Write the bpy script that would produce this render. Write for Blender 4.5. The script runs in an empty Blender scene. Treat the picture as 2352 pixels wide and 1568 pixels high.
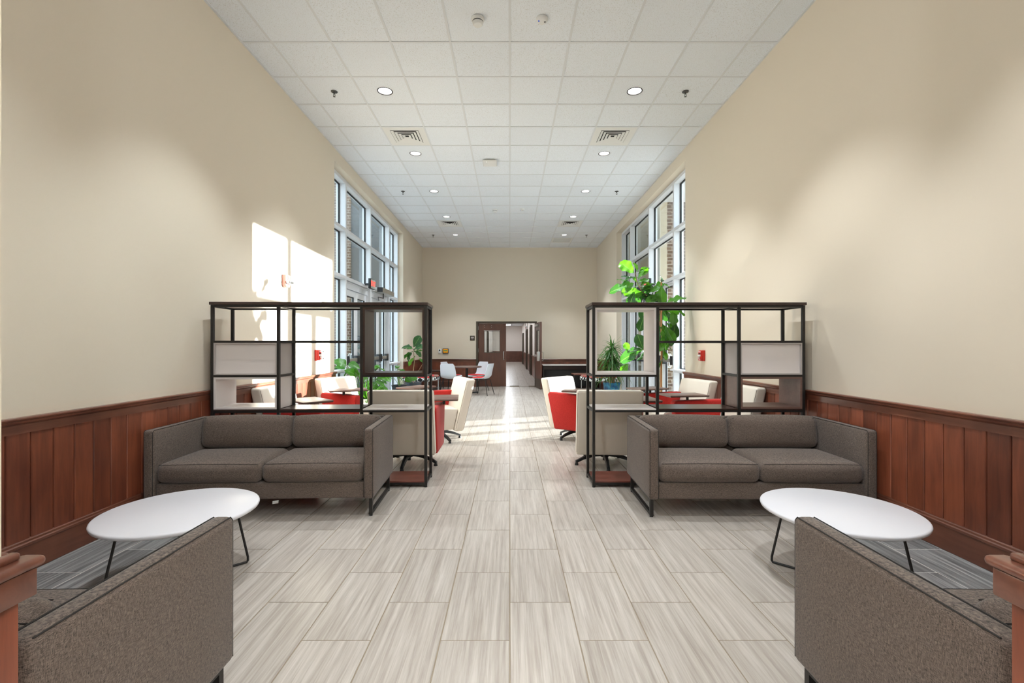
import bpy, bmesh, math, random
from mathutils import Vector, Matrix, Euler
random.seed(7)
PI = math.pi
SC = bpy.context.scene
COL = SC.collection

# ------------------------------------------------------------------ camera, world, sun, exposure
F_PX, CAM_H = 1064.0, 1.277
cam_d = bpy.data.cameras.new('camera')
cam = bpy.data.objects.new('camera', cam_d)
COL.objects.link(cam)
cam.location = (0, 0, CAM_H)
cam.rotation_euler = (PI/2, 0, 0)
cam_d.sensor_width = 36.0
cam_d.lens = 36.0*F_PX/2352.0
cam_d.shift_x = 5/2352.0
cam_d.shift_y = 11/2352.0
cam_d.clip_start = 0.05
cam_d.clip_end = 200
SC.camera = cam

world = bpy.data.worlds.new('world')
SC.world = world
world.use_nodes = True
WN = world.node_tree.nodes
WN['Background'].inputs[0].default_value = (0.74, 0.87, 1.0, 1)
WN['Background'].inputs[1].default_value = 4.3

sun_d = bpy.data.lights.new('sun', 'SUN')
sun_d.energy = 36.0
sun_d.color = (0.97, 0.97, 1.0)
sun_d.angle = math.radians(0.6)
sun = bpy.data.objects.new('sun', sun_d)
COL.objects.link(sun)
sun.location = (9, 12, 3)
sun.rotation_euler = Vector((-1, -0.417, -0.12)).to_track_quat('-Z', 'Y').to_euler()

SC.view_settings.view_transform = 'Standard'
SC.view_settings.look = 'None'
SC.view_settings.gamma = 1.0
SC.view_settings.use_curve_mapping = False
SC.view_settings.exposure = 0.26
LAMP_W = 96.0

def W(px, py, Y):                      # point seen at (px,py) of the photo at depth Y
    return Vector(((px-1171)*Y/F_PX, Y, CAM_H-(py-795)*Y/F_PX))

# ------------------------------------------------------------------ mesh helpers
def bm_new():
    return bmesh.new()

def box(bm, x0, x1, y0, y1, z0, z1, bev=0.0, seg=2, mi=0, M=None):
    if x0 > x1: x0, x1 = x1, x0
    if y0 > y1: y0, y1 = y1, y0
    if z0 > z1: z0, z1 = z1, z0
    vs = [bm.verts.new(p) for p in ((x0,y0,z0),(x1,y0,z0),(x1,y1,z0),(x0,y1,z0),(x0,y0,z1),(x1,y0,z1),(x1,y1,z1),(x0,y1,z1))]
    fs = [bm.faces.new([vs[i] for i in q]) for q in ((3,2,1,0),(4,5,6,7),(0,1,5,4),(1,2,6,5),(2,3,7,6),(3,0,4,7))]
    for f in fs: f.material_index = mi
    if M is not None:
        for v in vs: v.co = M @ v.co
    if bev > 0:
        es = list({e for f in fs for e in f.edges})
        bmesh.ops.bevel(bm, geom=es, offset=bev, segments=seg, profile=0.5, affect='EDGES')

def rbox(bm, x0, x1, y0, y1, z0, z1, r=0.03, n=4, inner=3, bulge=(0,0,0), M=None, mi=0):
    c = Vector(((x0+x1)/2, (y0+y1)/2, (z0+z1)/2))
    h = Vector((abs(x1-x0)/2, abs(y1-y0)/2, abs(z1-z0)/2))
    r = min(r, h.x*0.98, h.y*0.98, h.z*0.98)
    def samp(hh):
        a = []
        for i in range(n+1): a.append(-hh + r*(1-math.cos(i/n*PI/2))*1.0)
        k = hh-r
        for i in range(1, inner): a.append(-k + 2*k*i/inner)
        for i in range(n, -1, -1): a.append(hh - r*(1-math.cos(i/n*PI/2)))
        return a
    S = [samp(h.x), samp(h.y), samp(h.z)]
    new = []
    for ax in range(3):
        u, v = (ax+1) % 3, (ax+2) % 3
        for sg in (-1, 1):
            grid = []
            for a in S[u]:
                row = []
                for b in S[v]:
                    p = Vector((0, 0, 0)); p[ax] = sg*h[ax]; p[u] = a; p[v] = b
                    q = Vector([max(-(h[i]-r), min(h[i]-r, p[i])) for i in range(3)])
                    d = p-q
                    if d.length > 1e-9: p = q + d.normalized()*r
                    if any(bulge):
                        g = Vector((p.x/h.x, p.y/h.y, p.z/h.z))
                        p = p + Vector((g.x*bulge[0]*(1-g.y*g.y)*(1-g.z*g.z),
                                        g.y*bulge[1]*(1-g.x*g.x)*(1-g.z*g.z),
                                        g.z*bulge[2]*(1-g.x*g.x)*(1-g.y*g.y)))
                    vv = bm.verts.new(p); row.append(vv); new.append(vv)
                grid.append(row)
            for i in range(len(grid)-1):
                for j in range(len(grid[0])-1):
                    q4 = [grid[i][j], grid[i+1][j], grid[i+1][j+1], grid[i][j+1]]
                    if sg < 0: q4.reverse()
                    f = bm.faces.new(q4); f.material_index = mi
    bmesh.ops.remove_doubles(bm, verts=new, dist=1e-5)
    new = [v for v in new if v.is_valid]
    for v in new:
        v.co = v.co + c
        if M is not None: v.co = M @ v.co
    return new

def cyl(bm, p0, p1, r0, r1=None, n=16, caps=True, mi=0):
    p0 = Vector(p0); p1 = Vector(p1)
    if r1 is None: r1 = r0
    d = (p1-p0).normalized()
    a = Vector((0,0,1)) if abs(d.z) < 0.9 else Vector((1,0,0))
    u = d.cross(a).normalized(); w = d.cross(u)
    A = [bm.verts.new(p0 + (u*math.cos(t)+w*math.sin(t))*r0) for t in [2*PI*i/n for i in range(n)]]
    B = [bm.verts.new(p1 + (u*math.cos(t)+w*math.sin(t))*r1) for t in [2*PI*i/n for i in range(n)]]
    for i in range(n):
        f = bm.faces.new((A[i], B[i], B[(i+1)%n], A[(i+1)%n])); f.material_index = mi
    if caps:
        bm.faces.new(A).material_index = mi
        bm.faces.new(list(reversed(B))).material_index = mi

def tube(bm, pts, r, n=8, rads=None, mi=0):
    pts = [Vector(p) for p in pts]
    rings = []
    ref = None
    for i, p in enumerate(pts):
        d = (pts[min(i+1, len(pts)-1)] - pts[max(i-1, 0)]).normalized()
        if ref is None:
            ref = Vector((0,0,1)) if abs(d.z) < 0.9 else Vector((1,0,0))
        u = (ref - d*ref.dot(d)).normalized(); ref = u
        w = d.cross(u)
        rr = rads[i] if rads else r
        rings.append([bm.verts.new(p + (u*math.cos(2*PI*k/n) + w*math.sin(2*PI*k/n))*rr) for k in range(n)])
    for a, b in zip(rings, rings[1:]):
        for k in range(n):
            bm.faces.new((a[k], a[(k+1)%n], b[(k+1)%n], b[k])).material_index = mi
    bm.faces.new(list(reversed(rings[0]))).material_index = mi
    bm.faces.new(rings[-1]).material_index = mi

def lathe(bm, prof, c=(0,0,0), n=32, mi=0, close=True):
    c = Vector(c); rings = []
    for (r, z) in prof:
        if r < 1e-6: rings.append([bm.verts.new(c+Vector((0,0,z)))])
        else: rings.append([bm.verts.new(c+Vector((r*math.cos(2*PI*k/n), r*math.sin(2*PI*k/n), z))) for k in range(n)])
    for a, b in zip(rings, rings[1:]):
        if len(a) == 1 and len(b) == 1: continue
        for k in range(n):
            if len(a) == 1: f = bm.faces.new((a[0], b[k], b[(k+1)%n]))
            elif len(b) == 1: f = bm.faces.new((a[k], a[(k+1)%n], b[0]))
            else: f = bm.faces.new((a[k], a[(k+1)%n], b[(k+1)%n], b[k]))
            f.material_index = mi

def prism(bm, poly, axis, a0, a1, mi=0, bev=0):
    """poly: list of 2-D points; axis 'x': (y,z), 'y': (x,z), 'z': (x,y)."""
    def P(p, a):
        return {'x': (a, p[0], p[1]), 'y': (p[0], a, p[1]), 'z': (p[0], p[1], a)}[axis]
    A = [bm.verts.new(P(p, a0)) for p in poly]; B = [bm.verts.new(P(p, a1)) for p in poly]
    fs = [bm.faces.new(list(reversed(A))), bm.faces.new(B)]
    n = len(poly)
    for i in range(n): fs.append(bm.faces.new((A[i], A[(i+1)%n], B[(i+1)%n], B[i])))
    for f in fs: f.material_index = mi
    bmesh.ops.recalc_face_normals(bm, faces=fs)
    if bev > 0:
        es = list({e for f in fs for e in f.edges})
        bmesh.ops.bevel(bm, geom=es, offset=bev, segments=3, profile=0.5, affect='EDGES')

def to_mesh(name, bm, mats, smooth=40):
    me = bpy.data.meshes.new(name)
    bmesh.ops.recalc_face_normals(bm, faces=bm.faces[:])
    bm.to_mesh(me); bm.free()
    if not isinstance(mats, (list, tuple)): mats = [mats]
    for m in mats: me.materials.append(m)
    if smooth:
        for p in me.polygons: p.use_smooth = True
        me.set_sharp_from_angle(angle=math.radians(smooth))
    return me

def obj(name, bm, mats, parent=None, smooth=40, loc=None, rot=None, label=None):
    me = bm if isinstance(bm, bpy.types.Mesh) else to_mesh(name, bm, mats, smooth)
    o = bpy.data.objects.new(name, me); COL.objects.link(o)
    if parent is not None: o.parent = parent
    if loc is not None: o.location = loc
    if rot is not None: o.rotation_euler = rot
    if label: o['label'] = label
    return o

def thing(name, label, cat, loc=(0,0,0), rotz=0.0, group=None):
    o = bpy.data.objects.new(name, None); COL.objects.link(o)
    o.empty_display_size = 0.1
    o.location = loc; o.rotation_euler = (0, 0, rotz)
    o['label'] = label; o['category'] = cat
    if group: o['group'] = group
    return o

def struct(name, bm=None, mats=None, smooth=40):
    if bm is None:
        o = bpy.data.objects.new(name, None); COL.objects.link(o); o.empty_display_size = 0.1
    else: o = obj(name, bm, mats, smooth=smooth)
    o['kind'] = 'structure'
    return o

def dup(root, loc=None, rotz=None, label=None, group=None):
    def cp(o, par):
        c = o.copy(); COL.objects.link(c)
        if par is not None: c.parent = par
        for ch in list(o.children): cp(ch, c)
        return c
    r = cp(root, None)
    if loc is not None: r.location = loc
    if rotz is not None: r.rotation_euler = (0, 0, rotz)
    if label: r['label'] = label
    if group: r['group'] = group
    return r

# ------------------------------------------------------------------ materials
def L(r, g, b):
    f = lambda c: (c/255/12.92) if c/255 <= 0.04045 else ((c/255+0.055)/1.055)**2.4
    return (f(r), f(g), f(b), 1.0)

def mat(name, col, rough=0.5, metal=0.0, spec=0.5, coat=0.0, emit=None, estr=0.0):
    m = bpy.data.materials.new(name); m.use_nodes = True
    b = m.node_tree.nodes['Principled BSDF']
    b.inputs['Base Color'].default_value = col
    b.inputs['Roughness'].default_value = rough
    b.inputs['Metallic'].default_value = metal
    b.inputs['Specular IOR Level'].default_value = spec
    b.inputs['Coat Weight'].default_value = coat
    if emit:
        b.inputs['Emission Color'].default_value = emit
        b.inputs['Emission Strength'].default_value = estr
    return m

def N(m, t, **kw):
    n = m.node_tree.nodes.new(t)
    for k, v in kw.items(): setattr(n, k, v)
    return n
def K(m, a, b): m.node_tree.links.new(a, b)

def coords(m, scale=(1,1,1), rnd=0.0, kind='Object', rot=(0,0,0)):
    tc = N(m, 'ShaderNodeTexCoord'); mp = N(m, 'ShaderNodeMapping')
    mp.inputs['Scale'].default_value = scale
    mp.inputs['Rotation'].default_value = rot
    if rnd > 0:
        oi = N(m, 'ShaderNodeObjectInfo'); mul = N(m, 'ShaderNodeMath', operation='MULTIPLY')
        K(m, oi.outputs['Random'], mul.inputs[0]); mul.inputs[1].default_value = rnd
        va = N(m, 'ShaderNodeVectorMath', operation='ADD')
        K(m, tc.outputs[kind], va.inputs[0]); K(m, mul.outputs[0], va.inputs[1])
        K(m, va.outputs[0], mp.inputs['Vector'])
    else: K(m, tc.outputs[kind], mp.inputs['Vector'])
    return mp.outputs['Vector']

def noise(m, vec, scale, detail=4, rough=0.6, dist=0.0):
    n = N(m, 'ShaderNodeTexNoise')
    n.inputs['Scale'].default_value = scale; n.inputs['Detail'].default_value = detail
    n.inputs['Roughness'].default_value = rough; n.inputs['Distortion'].default_value = dist
    K(m, vec, n.inputs['Vector'])
    return n.outputs['Fac']

def ramp(m, fac, stops):
    r = N(m, 'ShaderNodeValToRGB')
    e = r.color_ramp.elements
    while len(e) < len(stops): e.new(0.5)
    for i, (p, c) in enumerate(stops): e[i].position = p; e[i].color = c
    K(m, fac, r.inputs['Fac'])
    return r.outputs['Color']

def bump(m, h, strength=0.2, dist=0.002):
    b = N(m, 'ShaderNodeBump'); b.inputs['Strength'].default_value = strength; b.inputs['Distance'].default_value = dist
    K(m, h, b.inputs['Height'])
    K(m, b.outputs['Normal'], m.node_tree.nodes['Principled BSDF'].inputs['Normal'])

def bc(m): return m.node_tree.nodes['Principled BSDF'].inputs['Base Color']

def mixc(m, fac, a, b, mode='MIX'):
    x = N(m, 'ShaderNodeMix', data_type='RGBA', blend_type=mode)
    if isinstance(fac, float): x.inputs[0].default_value = fac
    else: K(m, fac, x.inputs[0])
    for s, v in ((6, a), (7, b)):
        if isinstance(v, tuple): x.inputs[s].default_value = v
        else: K(m, v, x.inputs[s])
    return x.outputs[2]

def rnd_tint(m, col, amt=0.12):
    """per-object brightness variation"""
    oi = N(m, 'ShaderNodeObjectInfo'); mr = N(m, 'ShaderNodeMapRange')
    mr.inputs['To Min'].default_value = 1-amt; mr.inputs['To Max'].default_value = 1+amt
    K(m, oi.outputs['Random'], mr.inputs['Value'])
    vm = N(m, 'ShaderNodeVectorMath', operation='SCALE')
    K(m, col, vm.inputs[0]); K(m, mr.outputs[0], vm.inputs['Scale'])
    return vm.outputs[0]

def wood(name, dark, light, rough=0.35, scale=(14, 14, 1.2), coat=0.2, var=0.15, rnd=9.0):
    m = mat(name, light, rough, coat=coat)
    m.node_tree.nodes['Principled BSDF'].inputs['Coat Roughness'].default_value = 0.25
    v = coords(m, scale, rnd)
    n1 = noise(m, v, 2.2, 6, 0.62, 0.6)
    n2 = noise(m, coords(m, (2.2, 2.2, 1.1), rnd), 1.6, 2)
    c = ramp(m, n1, [(0.28, dark), (0.72, light)])
    c2 = mixc(m, 0.55, c, ramp(m, n2, [(0.3, dark), (0.7, light)]))
    K(m, rnd_tint(m, c2, var), bc(m))
    bump(m, n1, 0.08, 0.001)
    return m

M = {}
# walls
m = M['paint'] = mat('wall_paint', L(218, 206, 187), 0.85, spec=0.25)
bump(m, noise(m, coords(m), 220, 3), 0.06, 0.0008)
M['hall_paint'] = mat('corridor_paint', L(230, 221, 213), 0.85, spec=0.25)
m = M['tile_white'] = mat('ceiling_tile', L(236, 236, 234), 0.95, spec=0.1)
sp = noise(m, coords(m, rnd=7), 160, 2, 0.5)
c = ramp(m, sp, [(0.0, L(150,150,150)), (0.33, L(205,205,203)), (0.42, L(232,237,243)), (1, L(232,237,243))])
K(m, rnd_tint(m, c, 0.02), bc(m)); bump(m, sp, 0.25, 0.001)
M['grid'] = mat('ceiling_grid', L(218, 221, 224), 0.6)
M['vent'] = mat('vent_white', L(228, 228, 225), 0.5)
M['black_void'] = mat('black_void', L(24, 24, 26), 0.8)
# floor
def tile_mat(name, stops, rough):
    m = mat(name, stops[0][1], rough, spec=0.16)
    n1 = noise(m, coords(m, (26, 0.9, 1), 13.0), 1.5, 7, 0.65, 0.35)
    n2 = noise(m, coords(m, (90, 3.0, 1), 5.0), 1.4, 4, 0.6, 0.2)
    mx = N(m, 'ShaderNodeMath', operation='ADD'); ml = N(m, 'ShaderNodeMath', operation='MULTIPLY')
    K(m, n2, ml.inputs[0]); ml.inputs[1].default_value = 0.35
    K(m, n1, mx.inputs[0]); K(m, ml.outputs[0], mx.inputs[1])
    c = ramp(m, mx.outputs[0], stops)
    K(m, rnd_tint(m, c, 0.045), bc(m))
    bump(m, n2, 0.05, 0.0006)
    return m
M['floor_tile'] = tile_mat('floor_tile', [(0.40, L(142,131,121)), (0.58, L(162,152,142)), (0.70, L(175,166,156)), (0.90, L(193,185,176))], 0.28)
M['dark_tile'] = tile_mat('dark_floor_tile', [(0.42, L(66,65,65)), (0.62, L(114,113,112)), (0.84, L(168,166,164))], 0.32)
M['grout'] = mat('grout', L(142, 129, 112), 0.9, spec=0.1)
M['grout_pale'] = mat('grout_pale', L(214, 208, 202), 0.9, spec=0.1)
# woods
M['wainscot'] = wood('wainscot_wood', L(82, 40, 28), L(150, 82, 56), 0.34, var=0.24)
M['wainscot_h'] = wood('wainscot_rail_wood', L(78, 43, 32), L(128, 78, 58), 0.30, scale=(14, 1.0, 14))
M['wainscot_hx'] = wood('wainscot_rail_wood_x', L(78, 43, 32), L(126, 77, 58), 0.30, scale=(1.0, 14, 14))
M['wain_back'] = mat('wainscot_groove', L(40, 18, 13), 0.7)
M['door_wood'] = wood('door_wood', L(72, 38, 26), L(104, 60, 42), 0.4, scale=(10, 10, 0.8), var=0.03)
M['bronze'] = mat('door_frame_bronze', L(70, 60, 48), 0.45, 0.3)
M['dark_lam'] = wood('dark_laminate', L(40, 27, 23), L(66, 46, 40), 0.3, scale=(1.2, 14, 14), coat=0.0, var=0.03)
M['red_lam'] = wood('red_brown_laminate', L(84, 40, 32), L(122, 66, 54), 0.35, scale=(1.2, 14, 14), coat=0.0, var=0.03)
M['brown_lam'] = wood('brown_laminate', L(92, 68, 60), L(122, 96, 86), 0.35, scale=(1.2, 14, 14), coat=0.0, var=0.03)
M['white_lam'] = mat('white_laminate', L(222, 214, 210), 0.35)
M['grey_lam'] = mat('grey_laminate', L(178, 170, 166), 0.35)
M['table_white'] = mat('table_white', L(226, 224, 228), 0.32)
M['black_metal'] = mat('black_metal', L(34, 31, 29), 0.42, 0.2)
M['dark_metal'] = mat('dark_grey_metal', L(58, 56, 56), 0.4, 0.5)
M['chrome'] = mat('chrome', L(205, 204, 200), 0.22, 1.0)
M['steel'] = mat('brushed_steel', L(190, 188, 182), 0.35, 0.9)
M['black_plastic'] = mat('black_plastic', L(26, 27, 29), 0.45)
M['alu'] = mat('painted_aluminium', L(214, 216, 220), 0.4)
M['gasket'] = mat('gasket', L(18, 18, 18), 0.6)
M['concrete'] = mat('outside_paving', L(172, 168, 160), 0.9)
m = M['ext_beige'] = mat('exterior_beige', L(176, 166, 146), 0.9)
bump(m, noise(m, coords(m), 60, 3), 0.2, 0.003)
M['ext_grey'] = mat('exterior_grey', L(80, 82, 83), 0.8)
# fabric
def fabric(name, a, b, rough=0.95, s=1.0, sheen=0.15):
    m = mat(name, a, rough, spec=0.2)
    m.node_tree.nodes['Principled BSDF'].inputs['Sheen Weight'].default_value = sheen
    n1 = noise(m, coords(m, (95*s, 95*s, 1100*s)), 1.0, 3, 0.7)
    n2 = noise(m, coords(m, (1100*s, 1100*s, 95*s)), 1.0, 3, 0.7)
    mm = N(m, 'ShaderNodeMath', operation='ADD'); K(m, n1, mm.inputs[0]); K(m, n2, mm.inputs[1])
    m2 = N(m, 'ShaderNodeMath', operation='MULTIPLY'); K(m, mm.outputs[0], m2.inputs[0]); m2.inputs[1].default_value = 0.5
    K(m, ramp(m, m2.outputs[0], [(0.40, a), (0.60, b)]), bc(m))
    bump(m, m2.outputs[0], 0.15, 0.001)
    return m
M['sofa'] = fabric('sofa_fabric', L(38, 33, 30), L(130, 114, 103))
M['seam'] = mat('seam_thread', L(44, 40, 37), 0.95)
M['red'] = fabric('red_fabric', L(152, 28, 26), L(202, 52, 44), s=0.8)
M['red_pad'] = fabric('red_pad', L(190, 34, 34), L(222, 58, 54), s=0.8)
m = M['cream'] = mat('cream_leather', L(226, 217, 203), 0.42, spec=0.4)
bump(m, noise(m, coords(m), 300, 3), 0.08, 0.0006)
M['cream_seam'] = mat('cream_seam', L(120, 108, 94), 0.8)
M['shell'] = mat('white_shell', L(222, 227, 234), 0.35)
M['black_uph'] = mat('black_upholstery', L(30, 31, 31), 0.55)
# plants
def leaf_mat(name, top, glow, rough=0.35):
    m = mat(name, top, rough, spec=0.5)
    v = coords(m, (1, 1, 1), 5.0)
    c = ramp(m, noise(m, v, 6, 3), [(0.3, tuple(x*0.8 for x in top[:3])+(1,)), (0.7, tuple(min(1, x*1.25) for x in top[:3])+(1,))])
    K(m, rnd_tint(m, c, 0.25), bc(m))
    b = m.node_tree.nodes['Principled BSDF']; out = m.node_tree.nodes['Material Output']
    t = N(m, 'ShaderNodeBsdfTranslucent'); t.inputs['Color'].default_value = glow
    mx = N(m, 'ShaderNodeMixShader'); mx.inputs[0].default_value = 0.35
    K(m, b.outputs[0], mx.inputs[1]); K(m, t.outputs[0], mx.inputs[2]); K(m, mx.outputs[0], out.inputs['Surface'])
    return m
M['fig'] = leaf_mat('fig_leaf', L(64, 116, 48), L(112, 190, 28))
M['fig_dark'] = leaf_mat('fig_leaf_dark', L(48, 86, 50), L(60, 120, 30))
M['vein'] = leaf_mat('leaf_vein', L(110, 150, 80), L(120, 175, 60))
M['philo'] = leaf_mat('philodendron_leaf', L(62, 112, 40), L(96, 165, 30))
M['strap'] = leaf_mat('strap_leaf', L(62, 100, 58), L(120, 180, 60), 0.4)
M['bark'] = mat('bark', L(150, 122, 92), 0.9)
M['stem_green'] = mat('green_stem', L(110, 140, 74), 0.6)
M['stake'] = mat('wood_stake', L(176, 128, 84), 0.8)
M['soil'] = mat('soil', L(52, 40, 32), 1.0)
m = M['blue_pot'] = mat('blue_glaze', L(34, 92, 122), 0.2)
K(m, ramp(m, noise(m, coords(m), 14, 4), [(0.35, L(16, 58, 92)), (0.6, L(40, 112, 140)), (0.8, L(120, 170, 180))]), bc(m))
M['white_pot'] = mat('white_pot', L(232, 228, 220), 0.4)
M['tray_pot'] = mat('grey_pot', L(66, 72, 80), 0.5)
# small
M['red_plastic'] = mat('alarm_red', L(196, 40, 30), 0.4)
M['rose'] = mat('strobe_body', L(176, 120, 110), 0.45)
M['white_plastic'] = mat('white_plastic', L(226, 226, 224), 0.4)
M['blue_led'] = mat('blue_lens', L(70, 110, 230), 0.3)
M['sprink'] = mat('sprinkler_metal', L(96, 96, 94), 0.35, 0.8)
M['exit_red'] = mat('exit_letters', L(240, 60, 45), 0.5, emit=L(255, 70, 50), estr=0.9)
M['exit_face'] = mat('exit_face', L(150, 156, 150), 0.5)
M['amber'] = mat('amber_face', L(226, 150, 20), 0.5, emit=L(226, 150, 20), estr=0.25)
M['lcd'] = mat('lcd_green', L(96, 150, 80), 0.4)
M['lamp'] = mat('lamp_diffuser', L(255, 255, 255), 0.5, emit=(1.0, 0.98, 0.95, 1), estr=6.0)
M['corr_lamp'] = mat('corridor_lamp', L(255, 255, 255), 0.5, emit=(0.9, 0.95, 1.0, 1), estr=27.0)
M['reflector'] = mat('lamp_reflector', L(235, 235, 235), 0.25, 0.6)
M['paper'] = mat('paper', L(238, 238, 236), 0.8)

def glass_mat():
    m = bpy.data.materials.new('window_glass'); m.use_nodes = True
    nt = m.node_tree; nt.nodes.clear()
    out = nt.nodes.new('ShaderNodeOutputMaterial'); mix = nt.nodes.new('ShaderNodeMixShader')
    tr = nt.nodes.new('ShaderNodeBsdfTransparent'); gl = nt.nodes.new('ShaderNodeBsdfGlossy')
    lw = nt.nodes.new('ShaderNodeLayerWeight'); pw = nt.nodes.new('ShaderNodeMath'); pw.operation = 'POWER'; pw.inputs[1].default_value = 4.5
    fr = nt.nodes.new('ShaderNodeMath'); fr.operation = 'MULTIPLY_ADD'; fr.inputs[1].default_value = 0.7; fr.inputs[2].default_value = 0.03
    lw.inputs['Blend'].default_value = 0.5
    nt.links.new(lw.outputs['Facing'], pw.inputs[0]); nt.links.new(pw.outputs[0], fr.inputs[0])
    tr.inputs['Color'].default_value = (0.90, 0.93, 0.92, 1); gl.inputs['Roughness'].default_value = 0.02
    gl.inputs['Color'].default_value = (0.9, 0.9, 0.9, 1)
    nt.links.new(fr.outputs[0], mix.inputs[0]); nt.links.new(tr.outputs[0], mix.inputs[1])
    nt.links.new(gl.outputs[0], mix.inputs[2]); nt.links.new(mix.outputs[0], out.inputs[0])
    return m
M['glass'] = glass_mat()

def brick_mat():
    m = mat('brick_wall', L(150, 122, 100), 0.9)
    b = N(m, 'ShaderNodeTexBrick')
    b.inputs['Color1'].default_value = L(104, 80, 64); b.inputs['Color2'].default_value = L(84, 64, 50)
    b.inputs['Mortar'].default_value = L(150, 140, 128)
    b.inputs['Scale'].default_value = 1.0
    b.inputs['Brick Width'].default_value = 0.21; b.inputs['Row Height'].default_value = 0.077; b.inputs['Mortar Size'].default_value = 0.008
    K(m, coords(m, rot=(PI/2, 0, 0)), b.inputs['Vector']); K(m, b.outputs['Color'], bc(m))
    bump(m, b.outputs['Fac'], -0.5, 0.01)
    return m
M['brick'] = brick_mat()

def bench_mat(name, c1, c2, s):
    m = mat(name, c1, 0.8)
    v = coords(m, (s, s, s), rot=(PI/4, PI/4, PI/4))
    ck = N(m, 'ShaderNodeTexChecker'); ck.inputs['Scale'].default_value = 1.0
    ck.inputs['Color1'].default_value = c1; ck.inputs['Color2'].default_value = c2
    K(m, v, ck.inputs['Vector'])
    K(m, ck.outputs['Color'], bc(m))
    return m
M['bench_top'] = bench_mat('bench_fabric_red', L(190, 40, 40), L(134, 112, 96), 9)
M['bench_side'] = bench_mat('bench_fabric_black_white', L(235, 235, 230), L(20, 20, 22), 11)

# ------------------------------------------------------------------ room shell
WX, CEIL, END = 2.75, 4.387, 14.58
W0, W1 = 7.26, 11.94             # window bays along Y
OPEN_TOP = 4.19
bm = bm_new(); box(bm, -WX-0.3, WX+0.3, 0.87, 14.9, -0.2, -0.0022); box(bm, -4.2, 4.2, -4.2, 0.87, -0.2, -0.0022)
floor = struct('floor', bm, M['grout'])
bm = bm_new()
for s in (-1, 1): box(bm, s*2.114, s*2.745, 0.8, END, -0.006, -0.0012)
obj('border_grout', bm, M['grout_pale'], floor)

TW, TL = 0.302, 0.604
def tile_shape(w, l, t=0.008, j=0.0055):
    b = bm_new(); box(b, j/2, w-j/2, j/2, l-j/2, -t, 0.0, bev=0.0012, seg=1); return b
tile_me = to_mesh('floor_tile', tile_shape(TW, TL), M['floor_tile'], 0)
dark_me = to_mesh('dark_floor_tile', tile_shape(TW, TL), M['dark_tile'], 0)
far_bm = {'floor_tile': bm_new(), 'dark_tile': bm_new()}
count = 0
for i in range(-9, 9):
    off = 2.313 if i % 2 == 0 else 2.013
    dark = i <= -8 or i >= 7
    k = -4
    while True:
        y = off + k*TL; k += 1
        if y < -1.0: continue
        if y > END-0.02: break
        x = i*TW
        l = min(TL, END-y)
        if y + TL < 8.9 and y > 0.3:
            o = bpy.data.objects.new('tile', dark_me if dark else tile_me); COL.objects.link(o)
            o.location = (x, y, 0); o.parent = floor; count += 1
        elif y > 0.3 or y < 0.3:
            b = far_bm['dark_tile' if dark else 'floor_tile']
            box(b, x+0.0028, x+TW-0.0028, y+0.0028, y+l-0.0028, -0.006, 0)
for kk, b in far_bm.items():
    o = obj('distant_tiles', b, M[kk], floor, 0); o['kind'] = 'stuff'
print('floor tiles', count)
bm = bm_new()
for s in (-1, 1): box(bm, s*2.7185, s*2.745, 0.0, END, -0.006, -0.0005)
obj('edge_strip', bm, M['dark_tile'], floor)

# ceiling
bm = bm_new(); box(bm, -WX-0.3, WX+0.3, 0.87, 14.9, CEIL+0.02, CEIL+0.2); box(bm, -4.2, 4.2, -4.2, 0.87, CEIL+0.02, CEIL+0.2)
ceiling = struct('ceiling', bm, M['grid'])
CT = 0.6096
GX = [i*CT for i in range(-4, 5)]
ctile_me = {}
def ceil_tile(w, l):
    key = (round(w, 3), round(l, 3))
    if key not in ctile_me:
        b = bm_new(); box(b, 0, w, 0, l, 0.002, 0.02, bev=0.0015, seg=1)
        ctile_me[key] = to_mesh('ceiling_tile', b, M['tile_white'], 0)
    return ctile_me[key]
Y0c = 4.741
rows = [Y0c + k*CT for k in range(-7, 17)]
xs = [-WX] + GX + [WX]
special = {}     # (col,row) replaced by vents
def cell(x, y):
    c = max(i for i in range(len(xs)-1) if xs[i] <= x+1e-6)
    r = max(i for i in range(len(rows)) if rows[i] <= y+1e-6)
    return c, r
VENTS = [(-1.524, 6.875), (1.524, 6.875), (-1.524, 11.752), (1.524, 11.752)]
GRILLE = (1.524, 13.58)
LX = 1.524
LY = [5.655+1.829*k for k in (-2, -1, 0, 1, 2, 3, 4)]
holes = {cell(*p) for p in VENTS+[GRILLE]}
lights_at = {cell(s*LX, y) for s in (-1, 1) for y in LY}
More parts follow.
